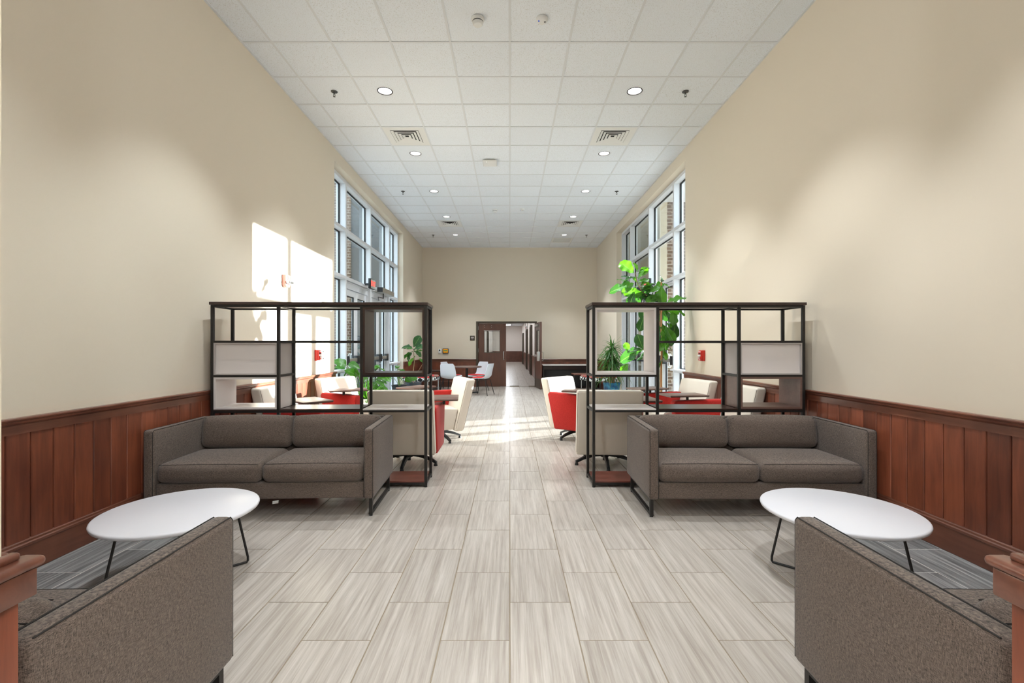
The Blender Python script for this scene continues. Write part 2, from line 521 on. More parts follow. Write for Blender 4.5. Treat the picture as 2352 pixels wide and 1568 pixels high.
for r, y in enumerate(rows):
    l = (rows[r+1]-y) if r+1 < len(rows) else END-y
    for c in range(len(xs)-1):
        if (c, r) in holes: continue
        w = xs[c+1]-xs[c]
        if (c, r) in lights_at:          # tile cut round for a downlight
            key = 'lit'
            if key not in ctile_me:
                b = bm_new(); n = 32; h = CT/2; R = 0.083
                outer = []
                for q in range(n):
                    a = 2*PI*q/n + PI/4
                    cx, cy = math.cos(a), math.sin(a); s_ = h/max(abs(cx), abs(cy))
                    outer.append((h+cx*s_, h+cy*s_))
                inner = [(h+R*math.cos(2*PI*q/n+PI/4), h+R*math.sin(2*PI*q/n+PI/4)) for q in range(n)]
                A = [b.verts.new((p[0], p[1], 0.002)) for p in outer]; B = [b.verts.new((p[0], p[1], 0.002)) for p in inner]
                C = [b.verts.new((p[0], p[1], 0.02)) for p in inner]
                for q in range(n):
                    b.faces.new((A[q], A[(q+1)%n], B[(q+1)%n], B[q])); b.faces.new((B[q], B[(q+1)%n], C[(q+1)%n], C[q]))
                ctile_me[key] = to_mesh('ceiling_tile_cut', b, M['tile_white'], 0)
            me = ctile_me[key]
        else: me = ceil_tile(w, l)
        o = bpy.data.objects.new('tile', me); COL.objects.link(o); o.parent = ceiling
        o.location = (xs[c], y, CEIL)
run_b = bm_new(); box(run_b, -0.012, 0.012, rows[0], END, -0.002, 0.006); run_me = to_mesh('grid_runner', run_b, M['grid'], 0)
for x in GX: obj('grid_runner', run_me, None, ceiling, loc=(x, 0, CEIL))
edge_b = bm_new(); box(edge_b, -0.011, 0.011, rows[0], END, -0.004, 0.006); edge_me = to_mesh('edge_trim', edge_b, M['grid'], 0)
for s in (-1, 1): obj('edge_trim', edge_me, None, ceiling, loc=(s*(WX-0.011), 0, CEIL))
b = bm_new(); box(b, -WX, WX, END-0.022, END, -0.004, 0.006); obj('edge_trim', b, M['grid'], ceiling, loc=(0, 0, CEIL))
b = bm_new(); box(b, -WX, WX, -0.012, 0.012, -0.003, 0.006); cross_me = to_mesh('cross_tee', b, M['grid'], 0)
for y in rows: obj('cross_tee', cross_me, None, ceiling, loc=(0, y, CEIL))

# walls
for s, nm in ((-1, 'left'), (1, 'right')):
    b = bm_new()
    x0, x1 = s*WX, s*(WX+0.3)
    box(b, x0, x1, 0.65, W0, 0, CEIL+0.02)
    box(b, x0, x1, W0, W1, OPEN_TOP, CEIL+0.02)
    box(b, x0, x1, W1, END+0.17, 0, CEIL+0.02)
    struct('wall_'+nm, b, M['paint'], 0)
b = bm_new()
DX0, DX1, DZ = -1.062, 0.85, 2.06
box(b, -WX, DX0, END, END+0.17, 0, CEIL+0.02)
box(b, DX1, WX, END, END+0.17, 0, CEIL+0.02)
box(b, DX0, DX1, END, END+0.17, DZ, CEIL+0.02)
wall_end = struct('wall_end', b, M['paint'], 0)
b = bm_new()
box(b, -WX-0.3, -0.955, 0.65, 0.87, 0, CEIL+0.02)
wf = struct('wall_front_left', b, M['paint'], 0)
b = bm_new()
box(b, 0.975, WX+0.3, 0.65, 0.87, 0, CEIL+0.02)
wf2 = struct('wall_front_right', b, M['paint'], 0)

b = bm_new()
box(b, -4.2, 4.2, -4.2, -4.0, 0, CEIL+0.02); box(b, -4.2, -4.0, -4.0, 0.65, 0, CEIL+0.02); box(b, 4.0, 4.2, -4.0, 0.65, 0, CEIL+0.02)
box(b, -4.0, -WX-0.3, 0.65, 0.87, 0, CEIL+0.02); box(b, WX+0.3, 4.0, 0.65, 0.87, 0, CEIL+0.02)
struct('wall_back', b, M['paint'], 0)
# wainscot ---------------------------------------------------------
def rail_profile(s):
    # (protrusion from wall, z) cap moulding
    return [(0, 0.79), (0.024, 0.79), (0.024, 0.838), (0.030, 0.845), (0.038, 0.850), (0.040, 0.862), (0.046, 0.866), (0.048, 0.874), (0.044, 0.880), (0, 0.880)]
def base_profile():
    return [(0, 0.002), (0.026, 0.002), (0.026, 0.150), (0.030, 0.153), (0.030, 0.166), (0.024, 0.172), (0.022, 0.182), (0.014, 0.190), (0, 0.190)]
PITCH = 0.1325
bb = bm_new(); box(bb, -0.0, 0.017, 0.0025, PITCH-0.0025, 0.185, 0.80, bev=0.0045, seg=1)
board_me = to_mesh('board', bb, M['wainscot'], 0)
for s, nm in ((-1, 'left'), (1, 'right')):
    root = struct('trim_'+('1' if s < 0 else '2'))
    root.name = 'trim_' + ('1' if s < 0 else '2')
    for (ya, yb, boards) in ((0.87, W0-0.002, True), (W1+0.002, END, False)):
        b = bm_new(); prism(b, [(s*(WX-p), z) for p, z in rail_profile(s)], 'y', ya, yb)
        obj('chair_rail', b, M['wainscot_h'], root, 30)
        b = bm_new(); prism(b, [(s*(WX-p), z) for p, z in base_profile()], 'y', ya, yb)
        o = obj('skirting', b, M['wainscot_h'], root, 30)
        b = bm_new(); box(b, s*WX, s*(WX-0.006), ya, yb, 0.16, 0.80)
        obj('backing_panel', b, M['wain_back'] if boards else M['wainscot'], root)
        if boards:
            y = 2.512 - 12*PITCH if s < 0 else 2.526 - 12*PITCH
            while y < yb-PITCH:
                if y >= ya:
                    o = bpy.data.objects.new('board', board_me); COL.objects.link(o); o.parent = root
                    o.location = (s*WX, y, 0); o.scale = (-s, 1, 1)
                y += PITCH
            b = bm_new(); box(b, s*WX, s*(WX-0.016), y+0.002, yb, 0.185, 0.80, bev=0.003, seg=1)
            obj('board', b, M['wainscot'], root, 0)
# end wall wainscot
root = struct('trim_3')
for xa, xb in ((-WX, DX0), (DX1, WX)):
    b = bm_new(); prism(b, [(END-p, z) for p, z in rail_profile(1)], 'x', xa, xb); obj('chair_rail', b, M['wainscot_hx'], root, 30)
    b = bm_new(); prism(b, [(END-p, z) for p, z in base_profile()], 'x', xa, xb); obj('skirting', b, M['wainscot_hx'], root, 30)
    b = bm_new(); box(b, xa, xb, END-0.012, END, 0.18, 0.80); obj('panel', b, M['wainscot'], root)
# wrapped ends beside the camera
for s, xw, nm in ((-1, 0.955, 'trim_4'), (1, 0.975, 'trim_5')):
    root = struct(nm)
    b = bm_new(); box(b, s*(xw-0.018), s*(xw+0.001), 0.636, 0.884, 0.02, 0.80, bev=0.002)
    box(b, s*(xw+0.001), s*(WX), 0.868, 0.884, 0.02, 0.80, bev=0.002)
    obj('panel', b, M['wainscot'], root)
    b = bm_new(); box(b, s*(xw-0.036), s*(xw+0.001), 0.62, 0.902, 0.795, 0.848, bev=0.003)
    box(b, s*(xw+0.001), s*(WX), 0.86, 0.902, 0.795, 0.848, bev=0.003)
    obj('frieze', b, M['wainscot_hx'], root)
    b = bm_new(); box(b, s*(xw-0.046), s*(xw+0.001), 0.61, 0.912, 0.850, 0.870, bev=0.009, seg=4)
    box(b, s*(xw+0.001), s*(WX), 0.86, 0.912, 0.850, 0.870, bev=0.009, seg=4)
    box(b, s*(xw-0.020), s*(xw+0.001), 0.632, 0.888, 0.868, 0.884, bev=0.006, seg=3)
    box(b, s*(xw+0.001), s*(WX), 0.86, 0.888, 0.868, 0.884, bev=0.006, seg=3)
    obj('chair_rail', b, M['wainscot_hx'], root)

# ------------------------------------------------------------------ window walls
MULL = [(7.26, 7.32), (8.13, 8.19), (9.58, 9.64), (11.05, 11.11), (11.88, 11.94)]
ROWS_Z = [(4.13, 4.19), (3.29, 3.35), (2.45, 2.51)]
def pane_part(s, y0, y1, z0, z1, parent, d=3.0, g=0.014):
    b = bm_new(); box(b, s*(d-0.003), s*(d+0.003), y0+g, y1-g, z0+g, z1-g)
    p = obj('pane', b, M['glass'], parent, 0)
    b = bm_new()
    for (ya, yb, za, zb) in ((y0, y0+g, z0, z1), (y1-g, y1, z0, z1), (y0+g, y1-g, z0, z0+g), (y0+g, y1-g, z1-g, z1)):
        box(b, s*(d-0.016), s*(d+0.012), ya, yb, za, zb)
    obj('gasket', b, M['gasket'], parent, 0)
for s, num in ((-1, 1), (1, 2)):
    root = struct('window_%d' % num)
    for (ya, yb) in MULL:
        b = bm_new(); box(b, s*2.88, s*3.05, ya, yb, 0, OPEN_TOP, bev=0.002, seg=1); obj('mullion', b, M['alu'], root)
    bays = [(MULL[i][1], MULL[i+1][0]) for i in range(4)]
    for bi, (ya, yb) in enumerate(bays):
        for (za, zb) in ROWS_Z:
            b = bm_new(); box(b, s*2.88, s*3.05, ya, yb, za, zb, bev=0.002, seg=1); obj('transom', b, M['alu'], root)
        pane_part(s, ya, yb, 3.35, 4.13, root); pane_part(s, ya, yb, 2.51, 3.29, root)
        if bi in (0, 3):
            b = bm_new(); box(b, s*2.88, s*3.05, ya, yb, 0.82, 0.88, bev=0.002, seg=1); obj('transom', b, M['alu'], root)
            b = bm_new(); box(b, s*2.88, s*3.05, ya, yb, 0.0, 0.10, bev=0.002, seg=1); obj('transom', b, M['alu'], root)
            pane_part(s, ya, yb, 0.88, 2.45, root); pane_part(s, ya, yb, 0.10, 0.82, root)
            b = bm_new(); box(b, s*2.83, s*2.88, ya-0.05, yb+0.05, 0.85, 0.88, bev=0.002, seg=1); obj('window_sill', b, M['alu'], root)
        else:
            b = bm_new(); hz = 2.32 if s < 0 else 2.437; box(b, s*2.93, s*3.05, ya, yb, hz, 2.45, bev=0.002, seg=1)
            box(b, s*2.91, s*2.93, ya, yb, 2.42, 2.44)
            box(b, s*2.93, s*3.05, ya, ya+0.035, 0, hz); box(b, s*2.93, s*3.05, yb-0.035, yb, 0, hz)
            obj('door_frame', b, M['alu'], root)
    for bi in (1, 2):
        ya, yb = bays[bi][0]+0.035, bays[bi][1]-0.035
        dn = {(-1, 1): 1, (-1, 2): 2, (1, 1): 3, (1, 2): 4}[(s, bi)]
        dr = struct('door_%d' % dn)
        mid = (ya+yb)/2
        for li, (la, lb) in enumerate(((ya+0.004, mid-0.003), (mid+0.003, yb-0.004))):
            st = 0.095 if s < 0 else 0.07; lt = 2.31 if s < 0 else 2.433; tr_ = 0.11 if s < 0 else 0.05
            b = bm_new()
            box(b, s*2.955, s*3.0, la, la+st, 0.012, lt, bev=0.002, seg=1); box(b, s*2.955, s*3.0, lb-st, lb, 0.012, lt, bev=0.002, seg=1)
            box(b, s*2.955, s*3.0, la+st, lb-st, lt-tr_, lt); box(b, s*2.955, s*3.0, la+st, lb-st, 0.012, 0.26)
            leaf = obj('door_leaf', b, M['alu'], dr)
            pane_part(s, la+st, lb-st, 0.26, lt-tr_, leaf, d=2.978, g=0.012)
            b = bm_new(); box(b, s*2.885, s*2.915, la+0.10, lb-0.10, 0.985, 1.055, bev=0.006); obj('push_bar', b, M['steel'], leaf)
            b = bm_new()
            for yy in ((la+0.02, la+0.11), (lb-0.11, lb-0.02)): box(b, s*2.875, s*2.955, yy[0], yy[1], 0.94, 1.10, bev=0.008)
            obj('push_bar_end', b, M['black_plastic'], leaf)
            b = bm_new(); yy = lb-0.05 if li == 0 else la+0.05
            tube(b, [(s*3.0, yy, 1.12), (s*3.06, yy, 1.13), (s*3.075, yy, 1.10), (s*3.075, yy, 0.90), (s*3.06, yy, 0.87), (s*3.0, yy, 0.88)], 0.012)
            obj('pull_handle', b, M['steel'], leaf)
    # reveal sill edge, outer threshold
    b = bm_new(); box(b, s*2.75, s*3.3, W0, W1, -0.02, 0.004); obj('threshold', b, M['steel'], root)
# paper notices taped on the left far doors
b = bm_new(); box(b, -2.952, -2.954, 9.70, 9.86, 1.75, 2.10); t = obj('notice', b, M['paper'], None, 0)
t['label'] = 'white paper notice taped to the glass door behind the left shelf divider'; t['category'] = 'paper'

# outside
b = bm_new(); box(b, -30, -3.05, -15, 40, -0.2, -0.02); box(b, 3.05, 30, -15, 40, -0.2, -0.02)
struct('ground_outside', b, M['concrete'])
b = bm_new(); box(b, -4.45, -3.06, 13.0, 13.3, 0, 6); struct('wall_outside_left_panel', b, M['ext_grey'])
b = bm_new(); box(b, -8.0, -4.45, 12.95, 13.3, 0, 6); struct('wall_outside_left_brick', b, M['brick'])
b = bm_new(); box(b, 3.3, 3.46, 10.2, 14.0, 0, 6); struct('wall_outside_right_plaster', b, M['ext_beige'])
b = bm_new(); box(b, 3.46, 4.45, 10.2, 14.0, 0, 6); struct('wall_outside_right_brick', b, M['brick'])

b = bm_new(); box(b, 3.3, 7.0, 7.6, 13.6, 4.45, 4.60); box(b, 6.9, 7.0, 7.6, 13.6, 3.79, 4.75); box(b, 6.85, 6.99, 7.7, 7.84, 0, 4.45); struct('added_sunshade_right', b, M['alu'])  # unseen canopy added to block the sun from the top row of panes
# ------------------------------------------------------------------ end doors and corridor
root = struct('door_5')
b = bm_new()
box(b, DX0, -1.0, END-0.012, END+0.182, 0, DZ); box(b, 0.79, DX1, END-0.012, END+0.182, 0, DZ)
box(b, -1.0, 0.79, END-0.012, END+0.182, DZ-0.05, DZ)
obj('door_frame', b, M['bronze'], root)
def end_leaf(parent, ox, oy, rot, closed):
    # leaf local: hinge at x=0, width .88 in +x, thickness in y
    w, h = 0.88, 2.0
    g0, g1, gz0, gz1 = 0.18, 0.69, 1.07, 1.77
    b = bm_new()
    for (xa, xb, za, zb) in ((0, g0, 0, h), (g1, w, 0, h), (g0, g1, 0, gz0), (g0, g1, gz1, h)): box(b, xa, xb, 0, 0.045, za+0.01, zb)
    lf = obj('door_leaf', b, M['door_wood'], parent, 0, loc=(ox, oy, 0), rot=(0, 0, rot))
    b = bm_new()
    for (xa, xb, za, zb) in ((g0, g0+0.015, gz0, gz1), (g1-0.015, g1, gz0, gz1), (g0, g1, gz0, gz0+0.015), (g0, g1, gz1-0.015, gz1)): box(b, xa, xb, -0.003, 0.048, za, zb)
    obj('glazing_bead', b, M['bronze'], lf, 0)
    b = bm_new(); box(b, g0, g1, 0.02, 0.026, gz0, gz1); obj('pane', b, M['glass'], lf, 0)
    b = bm_new()
    xh = w-0.06; ys = -1 if closed else 1; y0 = 0 if closed else 0.045
    tube(b, [(xh, y0, 1.10), (xh-0.02, y0+ys*0.05, 1.11), (xh-0.02, y0+ys*0.06, 1.08), (xh-0.02, y0+ys*0.06, 0.88), (xh-0.02, y0+ys*0.05, 0.85), (xh, y0, 0.86)], 0.012)
    obj('pull_handle', b, M['steel'], lf)
    if not closed:
        b = bm_new(); box(b, 0.08, w-0.03, -0.07, -0.035, 0.96, 1.02, bev=0.006); box(b, w-0.12, w-0.02, -0.09, 0.0, 0.84, 1.12, bev=0.01)
        obj('panic_bar', b, M['steel'], lf)
        b = bm_new(); box(b, 0.02, w-0.02, -0.004, 0, 0.02, 0.30); obj('kick_plate', b, M['bronze'], lf)
        b = bm_new(); box(b, 0.25, 0.55, -0.07, 0, 1.88, 1.94, bev=0.005); obj('door_closer', b, M['steel'], lf)
    else:
        b = bm_new()
        for xx in (0.20, 0.42):
            for zz in (1.87, 1.93): cyl(b, (xx, -0.004, zz), (xx, 0.0, zz), 0.008, n=10)
        obj('bolt', b, M['steel'], lf)
    return lf
end_leaf(root, -0.998, END+0.05, 0, True)
lf = end_leaf(root, 0.80, END-0.02, math.radians(-83.5), False)
b = bm_new()
for z in (0.25, 1.15, 1.85): cyl(b, (-1.0, END+0.03, z-0.06), (-1.0, END+0.03, z+0.06), 0.012, n=10)
obj('hinge', b, M['steel'], root)

CY0, CY1, CXL, CXR, CZ = END+0.17, 38.0, -1.40, 1.00, 2.93
b = bm_new(); box(b, CXL-0.2, CXR+0.2, END+0.17, CY1+0.2, -0.2, -0.0022); cf = struct('floor_corridor', b, M['grout'])
b = bm_new(); i = -5
for i in range(-5, 4):
    off = 2.313 if i % 2 == 0 else 2.013
    y = off + 20*TL
    while y < CY1:
        if y > END: box(b, max(i*TW, CXL)+0.002, min((i+1)*TW, CXR)-0.002, y+0.002, y+TL-0.002, -0.006, 0)
        y += TL
o = obj('tiles', b, M['floor_tile'], cf, 0); o['kind'] = 'stuff'
b = bm_new(); box(b, CXL-0.2, CXR+0.2, CY0, CY1+0.2, CZ, CZ+0.2); struct('ceiling_corridor', b, M['tile_white'])
b = bm_new(); box(b, CXL-0.2, CXL, CY0, CY1, 0, CZ); struct('wall_corridor_left', b, M['hall_paint'], 0)
b = bm_new(); box(b, CXR, CXR+0.2, CY0, CY1, 0, CZ); struct('wall_corridor_right', b, M['hall_paint'], 0)
b = bm_new(); box(b, CXL-0.2, CXR+0.2, CY1, CY1+0.2, 0, CZ); struct('wall_corridor_end', b, M['hall_paint'], 0)
root = struct('trim_6')
b = bm_new(); box(b, CXR-0.03, CXR, CY0, CY1, 0, 0.86); box(b, CXR-0.05, CXR, CY0, CY1, 0.84, 0.88); obj('panel', b, M['wainscot_h'], root)
b = bm_new(); box(b, CXL, CXL+0.03, CY0, CY1, 0, 0.86); obj('panel', b, M['wainscot_h'], root)
b = bm_new(); box(b, CXL, CXR, CY1-0.03, CY1, 0, 0.86); box(b, CXL, CXR, CY1-0.05, CY1, 0.15, 0.19); box(b, CXL, CXR, CY1-0.05, CY1, 0.84, 0.88); obj('panel', b, M['wainscot_hx'], root)
for k, (yy, sx) in enumerate(((33.3, 1), (26.0, 1), (21.0, 1), (28.5, -1))):
    xw = CXR if sx > 0 else CXL
    r_ = struct('door_%d' % (6+k))
    b = bm_new(); box(b, xw-sx*0.04, xw, yy-0.5, yy+0.5, 0, 2.15); obj('door_leaf', b, M['door_wood'], r_)
    b = bm_new(); box(b, xw-sx*0.09, xw, yy-0.58, yy-0.5, 0, 2.22); box(b, xw-sx*0.09, xw, yy+0.5, yy+0.58, 0, 2.22); box(b, xw-sx*0.09, xw, yy-0.5, yy+0.5, 2.15, 2.22)
    obj('door_frame', b, M['bronze'], r_)
for k in range(6):
    yy = 16.3 + k*3.9
    t = thing('ceiling_light', 'flat square ceiling light in the corridor beyond the open door, %s of six' % ('nearest','second','third','fourth','fifth','farthest')[k], 'light', (-0.12, yy, CZ), group='corridor ceiling lights')
    b = bm_new(); box(b, -0.2, 0.2, -0.6, 0.6, -0.012, 0); obj('frame', b, M['grid'], t)
    b = bm_new(); box(b, -0.17, 0.17, -0.57, 0.57, -0.016, -0.012); obj('diffuser', b, M['corr_lamp'], t)
# small strobe at the corridor
t = thing('hall_alarm', 'small red and white alarm on the corridor wall beyond the open door', 'alarm', (CXR, 26.8, 2.35))
b = bm_new(); box(b, -0.06, 0, -0.07, 0.07, -0.1, 0.1, bev=0.01); obj('housing', b, M['white_plastic'], t)
b = bm_new(); box(b, -0.09, -0.06, -0.05, 0.05, -0.04, 0.04, bev=0.01); obj('lens', b, M['red_plastic'], t)

# ------------------------------------------------------------------ ceiling fixtures
def ordn(k): return ('nearest the camera', 'second from the camera', 'third from the camera', 'fourth from the camera', 'farthest from the camera')[k]
back_fill = bpy.data.lights.new('back_fill_light', 'POINT')  # unseen lamps added behind the camera for soft fill light
back_fill.energy = 160; back_fill.color = (0.87, 0.94, 1.0); back_fill.shadow_soft_size = 0.15
for bx_, by_ in ((-1.8, -0.6), (1.8, -0.6), (-1.8, -2.6), (1.8, -2.6)):
    t = thing('added_fill_lamp', 'added round white fill lamp, unseen behind the camera, %s %s one' % ('front' if by_ > -1 else 'rear', 'left' if bx_ < 0 else 'right'), 'light', (bx_, by_, CEIL), group='added fill lamps behind the camera')
    b = bm_new(); cyl(b, (0, 0, -0.80), (0, 0, 0), 0.01, n=8); obj('cable', b, M['black_metal'], t)
    b = bm_new(); lathe(b, [(0.02, -0.78), (0.06, -0.80), (0.20, -0.90), (0.205, -0.91), (0.19, -0.90), (0.05, -0.81)], n=32); obj('shade', b, M['white_plastic'], t)
    lo = bpy.data.objects.new('lamp', back_fill); COL.objects.link(lo); lo.parent = t; lo.location = (0, 0, -1.1)
lamp_data = bpy.data.lights.new('downlight_lamp', 'SPOT')
lamp_data.energy = LAMP_W; lamp_data.color = (0.87, 0.94, 1.0); lamp_data.spot_size = math.radians(84)
lamp_data.spot_blend = 0.55; lamp_data.shadow_soft_size = 0.035
def make_downlight():
    t = thing('downlight', 'x', 'light', group='recessed downlights')
    b = bm_new(); lathe(b, [(0.081, 0.02), (0.081, 0.0), (0.083, -0.002), (0.094, 0.000), (0.095, 0.006)], n=40); obj('trim_ring', b, M['dark_metal'], t)
    b = bm_new(); lathe(b, [(0.081, 0.004), (0.076, 0.018), (0.064, 0.055), (0.050, 0.085)], n=40); obj('reflector', b, M['reflector'], t)
    b = bm_new(); lathe(b, [(0.0, 0.0185), (0.074, 0.0185)], n=40); obj('lens', b, M['lamp'], t)
    return t
base = None
for s, side in ((-1, 'left'), (1, 'right')):
    for k, y in enumerate(LY):
        if base is None: t = base = make_downlight()
        else: t = dup(base)
        t.location = (s*LX, y, CEIL)
        vis = k-2
        t['label'] = ('round white recessed downlight in the %s row, %s' % (side, ordn(vis) if vis >= 0 else ('above the near sofa' if vis == -2 else 'above the coffee table')))
        lo = bpy.data.objects.new('lamp', lamp_data); COL.objects.link(lo); lo.parent = t; lo.location = (0, 0, -0.01)

def make_vent():
    t = thing('ceiling_vent', 'x', 'vent', group='square ceiling vents')
    b = bm_new(); q = 0.293; r = 0.205
    for (xa, xb, ya, yb) in ((-q, q, -q, -r), (-q, q, r, q), (-q, -r, -r, r), (r, q, -r, r)): box(b, xa, xb, ya, yb, -0.002, 0.012)
    obj('plate', b, M['vent'], t, 0)
    b = bm_new(); box(b, -0.21, 0.21, -0.21, 0.21, 0.010, 0.018); obj('duct_opening', b, M['black_void'], t, 0)
    for i in range(4):
        a1 = 0.200-i*0.046; a0 = a1-0.036
        b = bm_new()
        A = [b.verts.new(p) for p in ((-a1,-a1,-0.005), (a1,-a1,-0.005), (a1,a1,-0.005), (-a1,a1,-0.005))]
        B = [b.verts.new(p) for p in ((-a0,-a0,0.004), (a0,-a0,0.004), (a0,a0,0.004), (-a0,a0,0.004))]
        for k in range(4): b.faces.new((A[k], A[(k+1)%4], B[(k+1)%4], B[k]))
        obj('louvre', b, M['vent'], t, 0)
    return t
v0 = make_vent()
for i, (x, y) in enumerate(VENTS):
    t = v0 if i == 0 else dup(v0)
    t.location = (x, y, CEIL)
    t['label'] = 'square white ceiling vent with stepped louvres, %s' % ('near left one', 'near right one', 'far left one', 'far right one')[i]
t = thing('return_grille', 'grey rectangular return grille in the ceiling close to the end wall', 'vent', (GRILLE[0], GRILLE[1], CEIL))
b = bm_new()
for (xa, xb, ya, yb) in ((-0.293, 0.293, -0.293, -0.25), (-0.293, 0.293, 0.25, 0.293), (-0.293, -0.25, -0.25, 0.25), (0.25, 0.293, -0.25, 0.25)): box(b, xa, xb, ya, yb, -0.004, 0.012)
obj('frame', b, M['vent'], t, 0)
b = bm_new(); box(b, -0.25, 0.25, -0.25, 0.25, 0.010, 0.016); obj('backing', b, M['black_void'], t, 0)
b = bm_new()
for i in range(20): box(b, -0.25, 0.25, -0.245+i*0.025, -0.235+i*0.025, -0.001, 0.008)
o = obj('slats', b, M['vent'], t, 0); o['kind'] = 'stuff'

def smoke(x, y, lab, small=False):
    t = thing('smoke_detector', lab, 'detector', (x, y, CEIL))
    if not small:
        b = bm_new(); lathe(b, [(0, 0), (0.062, 0.0), (0.064, -0.012), (0.056, -0.026), (0.050, -0.030), (0.050, -0.036), (0.052, -0.037), (0.048, -0.052), (0.038, -0.062), (0, -0.064)], n=32)
        obj('housing', b, M['white_plastic'], t)
        b = bm_new(); lathe(b, [(0.0505, -0.029), (0.0515, -0.030), (0.0515, -0.035), (0.0505, -0.036)], n=32); obj('sensor_slot', b, M['black_void'], t)
    else:
        b = bm_new(); lathe(b, [(0, 0), (0.058, 0.0), (0.058, -0.010), (0.050, -0.024), (0.036, -0.030), (0, -0.031)], n=32)
        obj('housing', b, M['white_plastic'], t)
        b = bm_new(); cyl(b, (-0.03, -0.012, -0.033), (-0.03, -0.012, -0.026), 0.008, n=12); obj('blue_lens', b, M['blue_led'], t, label='small blue lens')
        b = bm_new(); cyl(b, (0.028, 0.0, -0.033), (0.028, 0.0, -0.024), 0.008, n=12); obj('sensor', b, M['dark_metal'], t)
smoke(-0.305, 4.40, 'white domed smoke detector on the ceiling nearest the camera')
smoke(0.305, 4.40, 'flat round white ceiling sensor with a blue lens', True)
smoke(-0.34, 10.55, 'small white smoke detector far down the ceiling, left of centre')
smoke(0.27, 10.5, 'faint flat round ceiling sensor far down, right of centre', True)
t = thing('wireless_access_point', 'white rounded square access point under the middle of the ceiling', 'access point', (-0.335, 7.80, CEIL))
b = bm_new(); rbox(b, -0.12, 0.12, -0.12, 0.12, -0.045, -0.008, r=0.018, n=4, inner=1); obj('cover', b, M['white_plastic'], t)
b = bm_new(); box(b, -0.09, 0.09, -0.09, 0.09, -0.012, 0.004); obj('mounting_plate', b, M['dark_metal'], t)
b = bm_new(); cyl(b, (-0.05, -0.09, -0.047), (-0.05, -0.09, -0.044), 0.004, n=8); obj('indicator', b, M['lamp'], t)
sb = None
for s, side in ((-1, 'left'), (1, 'right')):
    for k, y in enumerate((5.66, 9.30, 12.96)):
        if sb is None:
            t = sb = thing('sprinkler_head', 'x', 'sprinkler', group='ceiling sprinkler heads')
            b = bm_new(); lathe(b, [(0, 0), (0.040, 0), (0.038, -0.006), (0.020, -0.010), (0, -0.010)], n=24); obj('escutcheon', b, M['sprink'], t)
            b = bm_new(); cyl(b, (0, 0, -0.008), (0, 0, -0.032), 0.009, n=10)
            for q in (-1, 1): tube(b, [(q*0.006, 0, -0.03), (q*0.014, 0, -0.042), (q*0.003, 0, -0.06)], 0.003, 6)
            obj('stem', b, M['sprink'], t)
            b = bm_new(); lathe(b, [(0, -0.058), (0.014, -0.060), (0.014, -0.063), (0, -0.064)], n=16); obj('deflector', b, M['sprink'], t)
        else: t = dup(sb)
        t.location = (s*2.145, y, CEIL)
        t['label'] = 'grey metal sprinkler head on the %s side of the ceiling, %s' % (side, ('nearest one', 'middle one', 'farthest one')[k])

# ------------------------------------------------------------------ wall devices
def pull_station(s, y, z, lab):
    t = thing('fire_pull_station', lab, 'fire alarm', (s*WX, y, z))
    k = -s
    b = bm_new(); box(b, 0, k*0.045, -0.055, 0.055, -0.075, 0.075, bev=0.004); obj('backbox', b, M['red_plastic'], t)
    b = bm_new(); box(b, k*0.045, k*0.060, -0.050, 0.050, -0.070, 0.068, bev=0.004); obj('cover', b, M['red_plastic'], t)
    b = bm_new(); box(b, k*0.060, k*0.072, -0.040, 0.040, -0.012, 0.012, bev=0.003); box(b, k*0.060, k*0.070, -0.010, 0.010, -0.045, -0.010, bev=0.003); obj('pull_handle', b, M['white_plastic'], t)
    b = bm_new(); box(b, k*0.0595, k*0.0610, -0.036, 0.036, 0.018, 0.034); obj('recess', b, M['black_void'], t)
    b = bm_new(); box(b, k*0.0595, k*0.0612, -0.038, 0.038, 0.048, 0.060); box(b, k*0.0595, k*0.0612, -0.022, 0.022, -0.064, -0.056); obj('printed_mark', b, M['white_plastic'], t)
pull_station(-1, 6.575, 1.15, 'red fire pull station with white handle on the sunlit left wall')
pull_station(1, 6.57, 1.145, 'red fire pull station with white handle on the right wall')
t = thing('door_release_plate', 'narrow white and black plate beside the red pull station on the left wall', 'switch', (-WX, 6.77, 1.15))
b = bm_new(); box(b, 0, 0.022, -0.020, 0.020, -0.062, 0.062, bev=0.003); obj('plate', b, M['white_plastic'], t)
b = bm_new()
for z in (-0.05, 0.05): cyl(b, (0.018, 0, z), (0.030, 0, z), 0.013, n=14)
obj('fastener', b, M['black_plastic'], t)
t = thing('strobe_horn', 'brownish red alarm strobe with clear lens high on the sunlit left wall', 'fire alarm', (-WX, 5.65, 2.07))
b = bm_new(); prism(b, [(-0.06, 0.075), (0.06, 0.075), (0.06, -0.05), (0.035, -0.075), (-0.035, -0.075), (-0.06, -0.05)], 'x', 0.0, 0.045, bev=0.004); obj('housing', b, M['rose'], t)
b = bm_new(); rbox(b, 0.04, 0.095, -0.055, 0.055, -0.032, 0.0, r=0.014); obj('lens', b, M['chrome'], t)
b = bm_new()
for i in range(4): box(b, 0.045, 0.0475, -0.035, 0.035, 0.018+i*0.012, 0.024+i*0.012)
obj('horn_slots', b, M['wain_back'], t)
b = bm_new(); box(b, 0.045, 0.0465, -0.035, 0.035, -0.058, -0.044); obj('printed_mark', b, M['white_plastic'], t)
t = thing('thermostat', 'small white thermostat with dark display on the end wall', 'thermostat', (-2.205, END, 1.13))
b = bm_new(); rbox(b, -0.042, 0.042, -0.03, 0, -0.075, 0.065, r=0.008, n=2, inner=1); obj('housing', b, M['white_plastic'], t)
b = bm_new(); box(b, -0.024, 0.024, -0.032, -0.029, 0.0, 0.045); obj('display', b, M['black_plastic'], t)
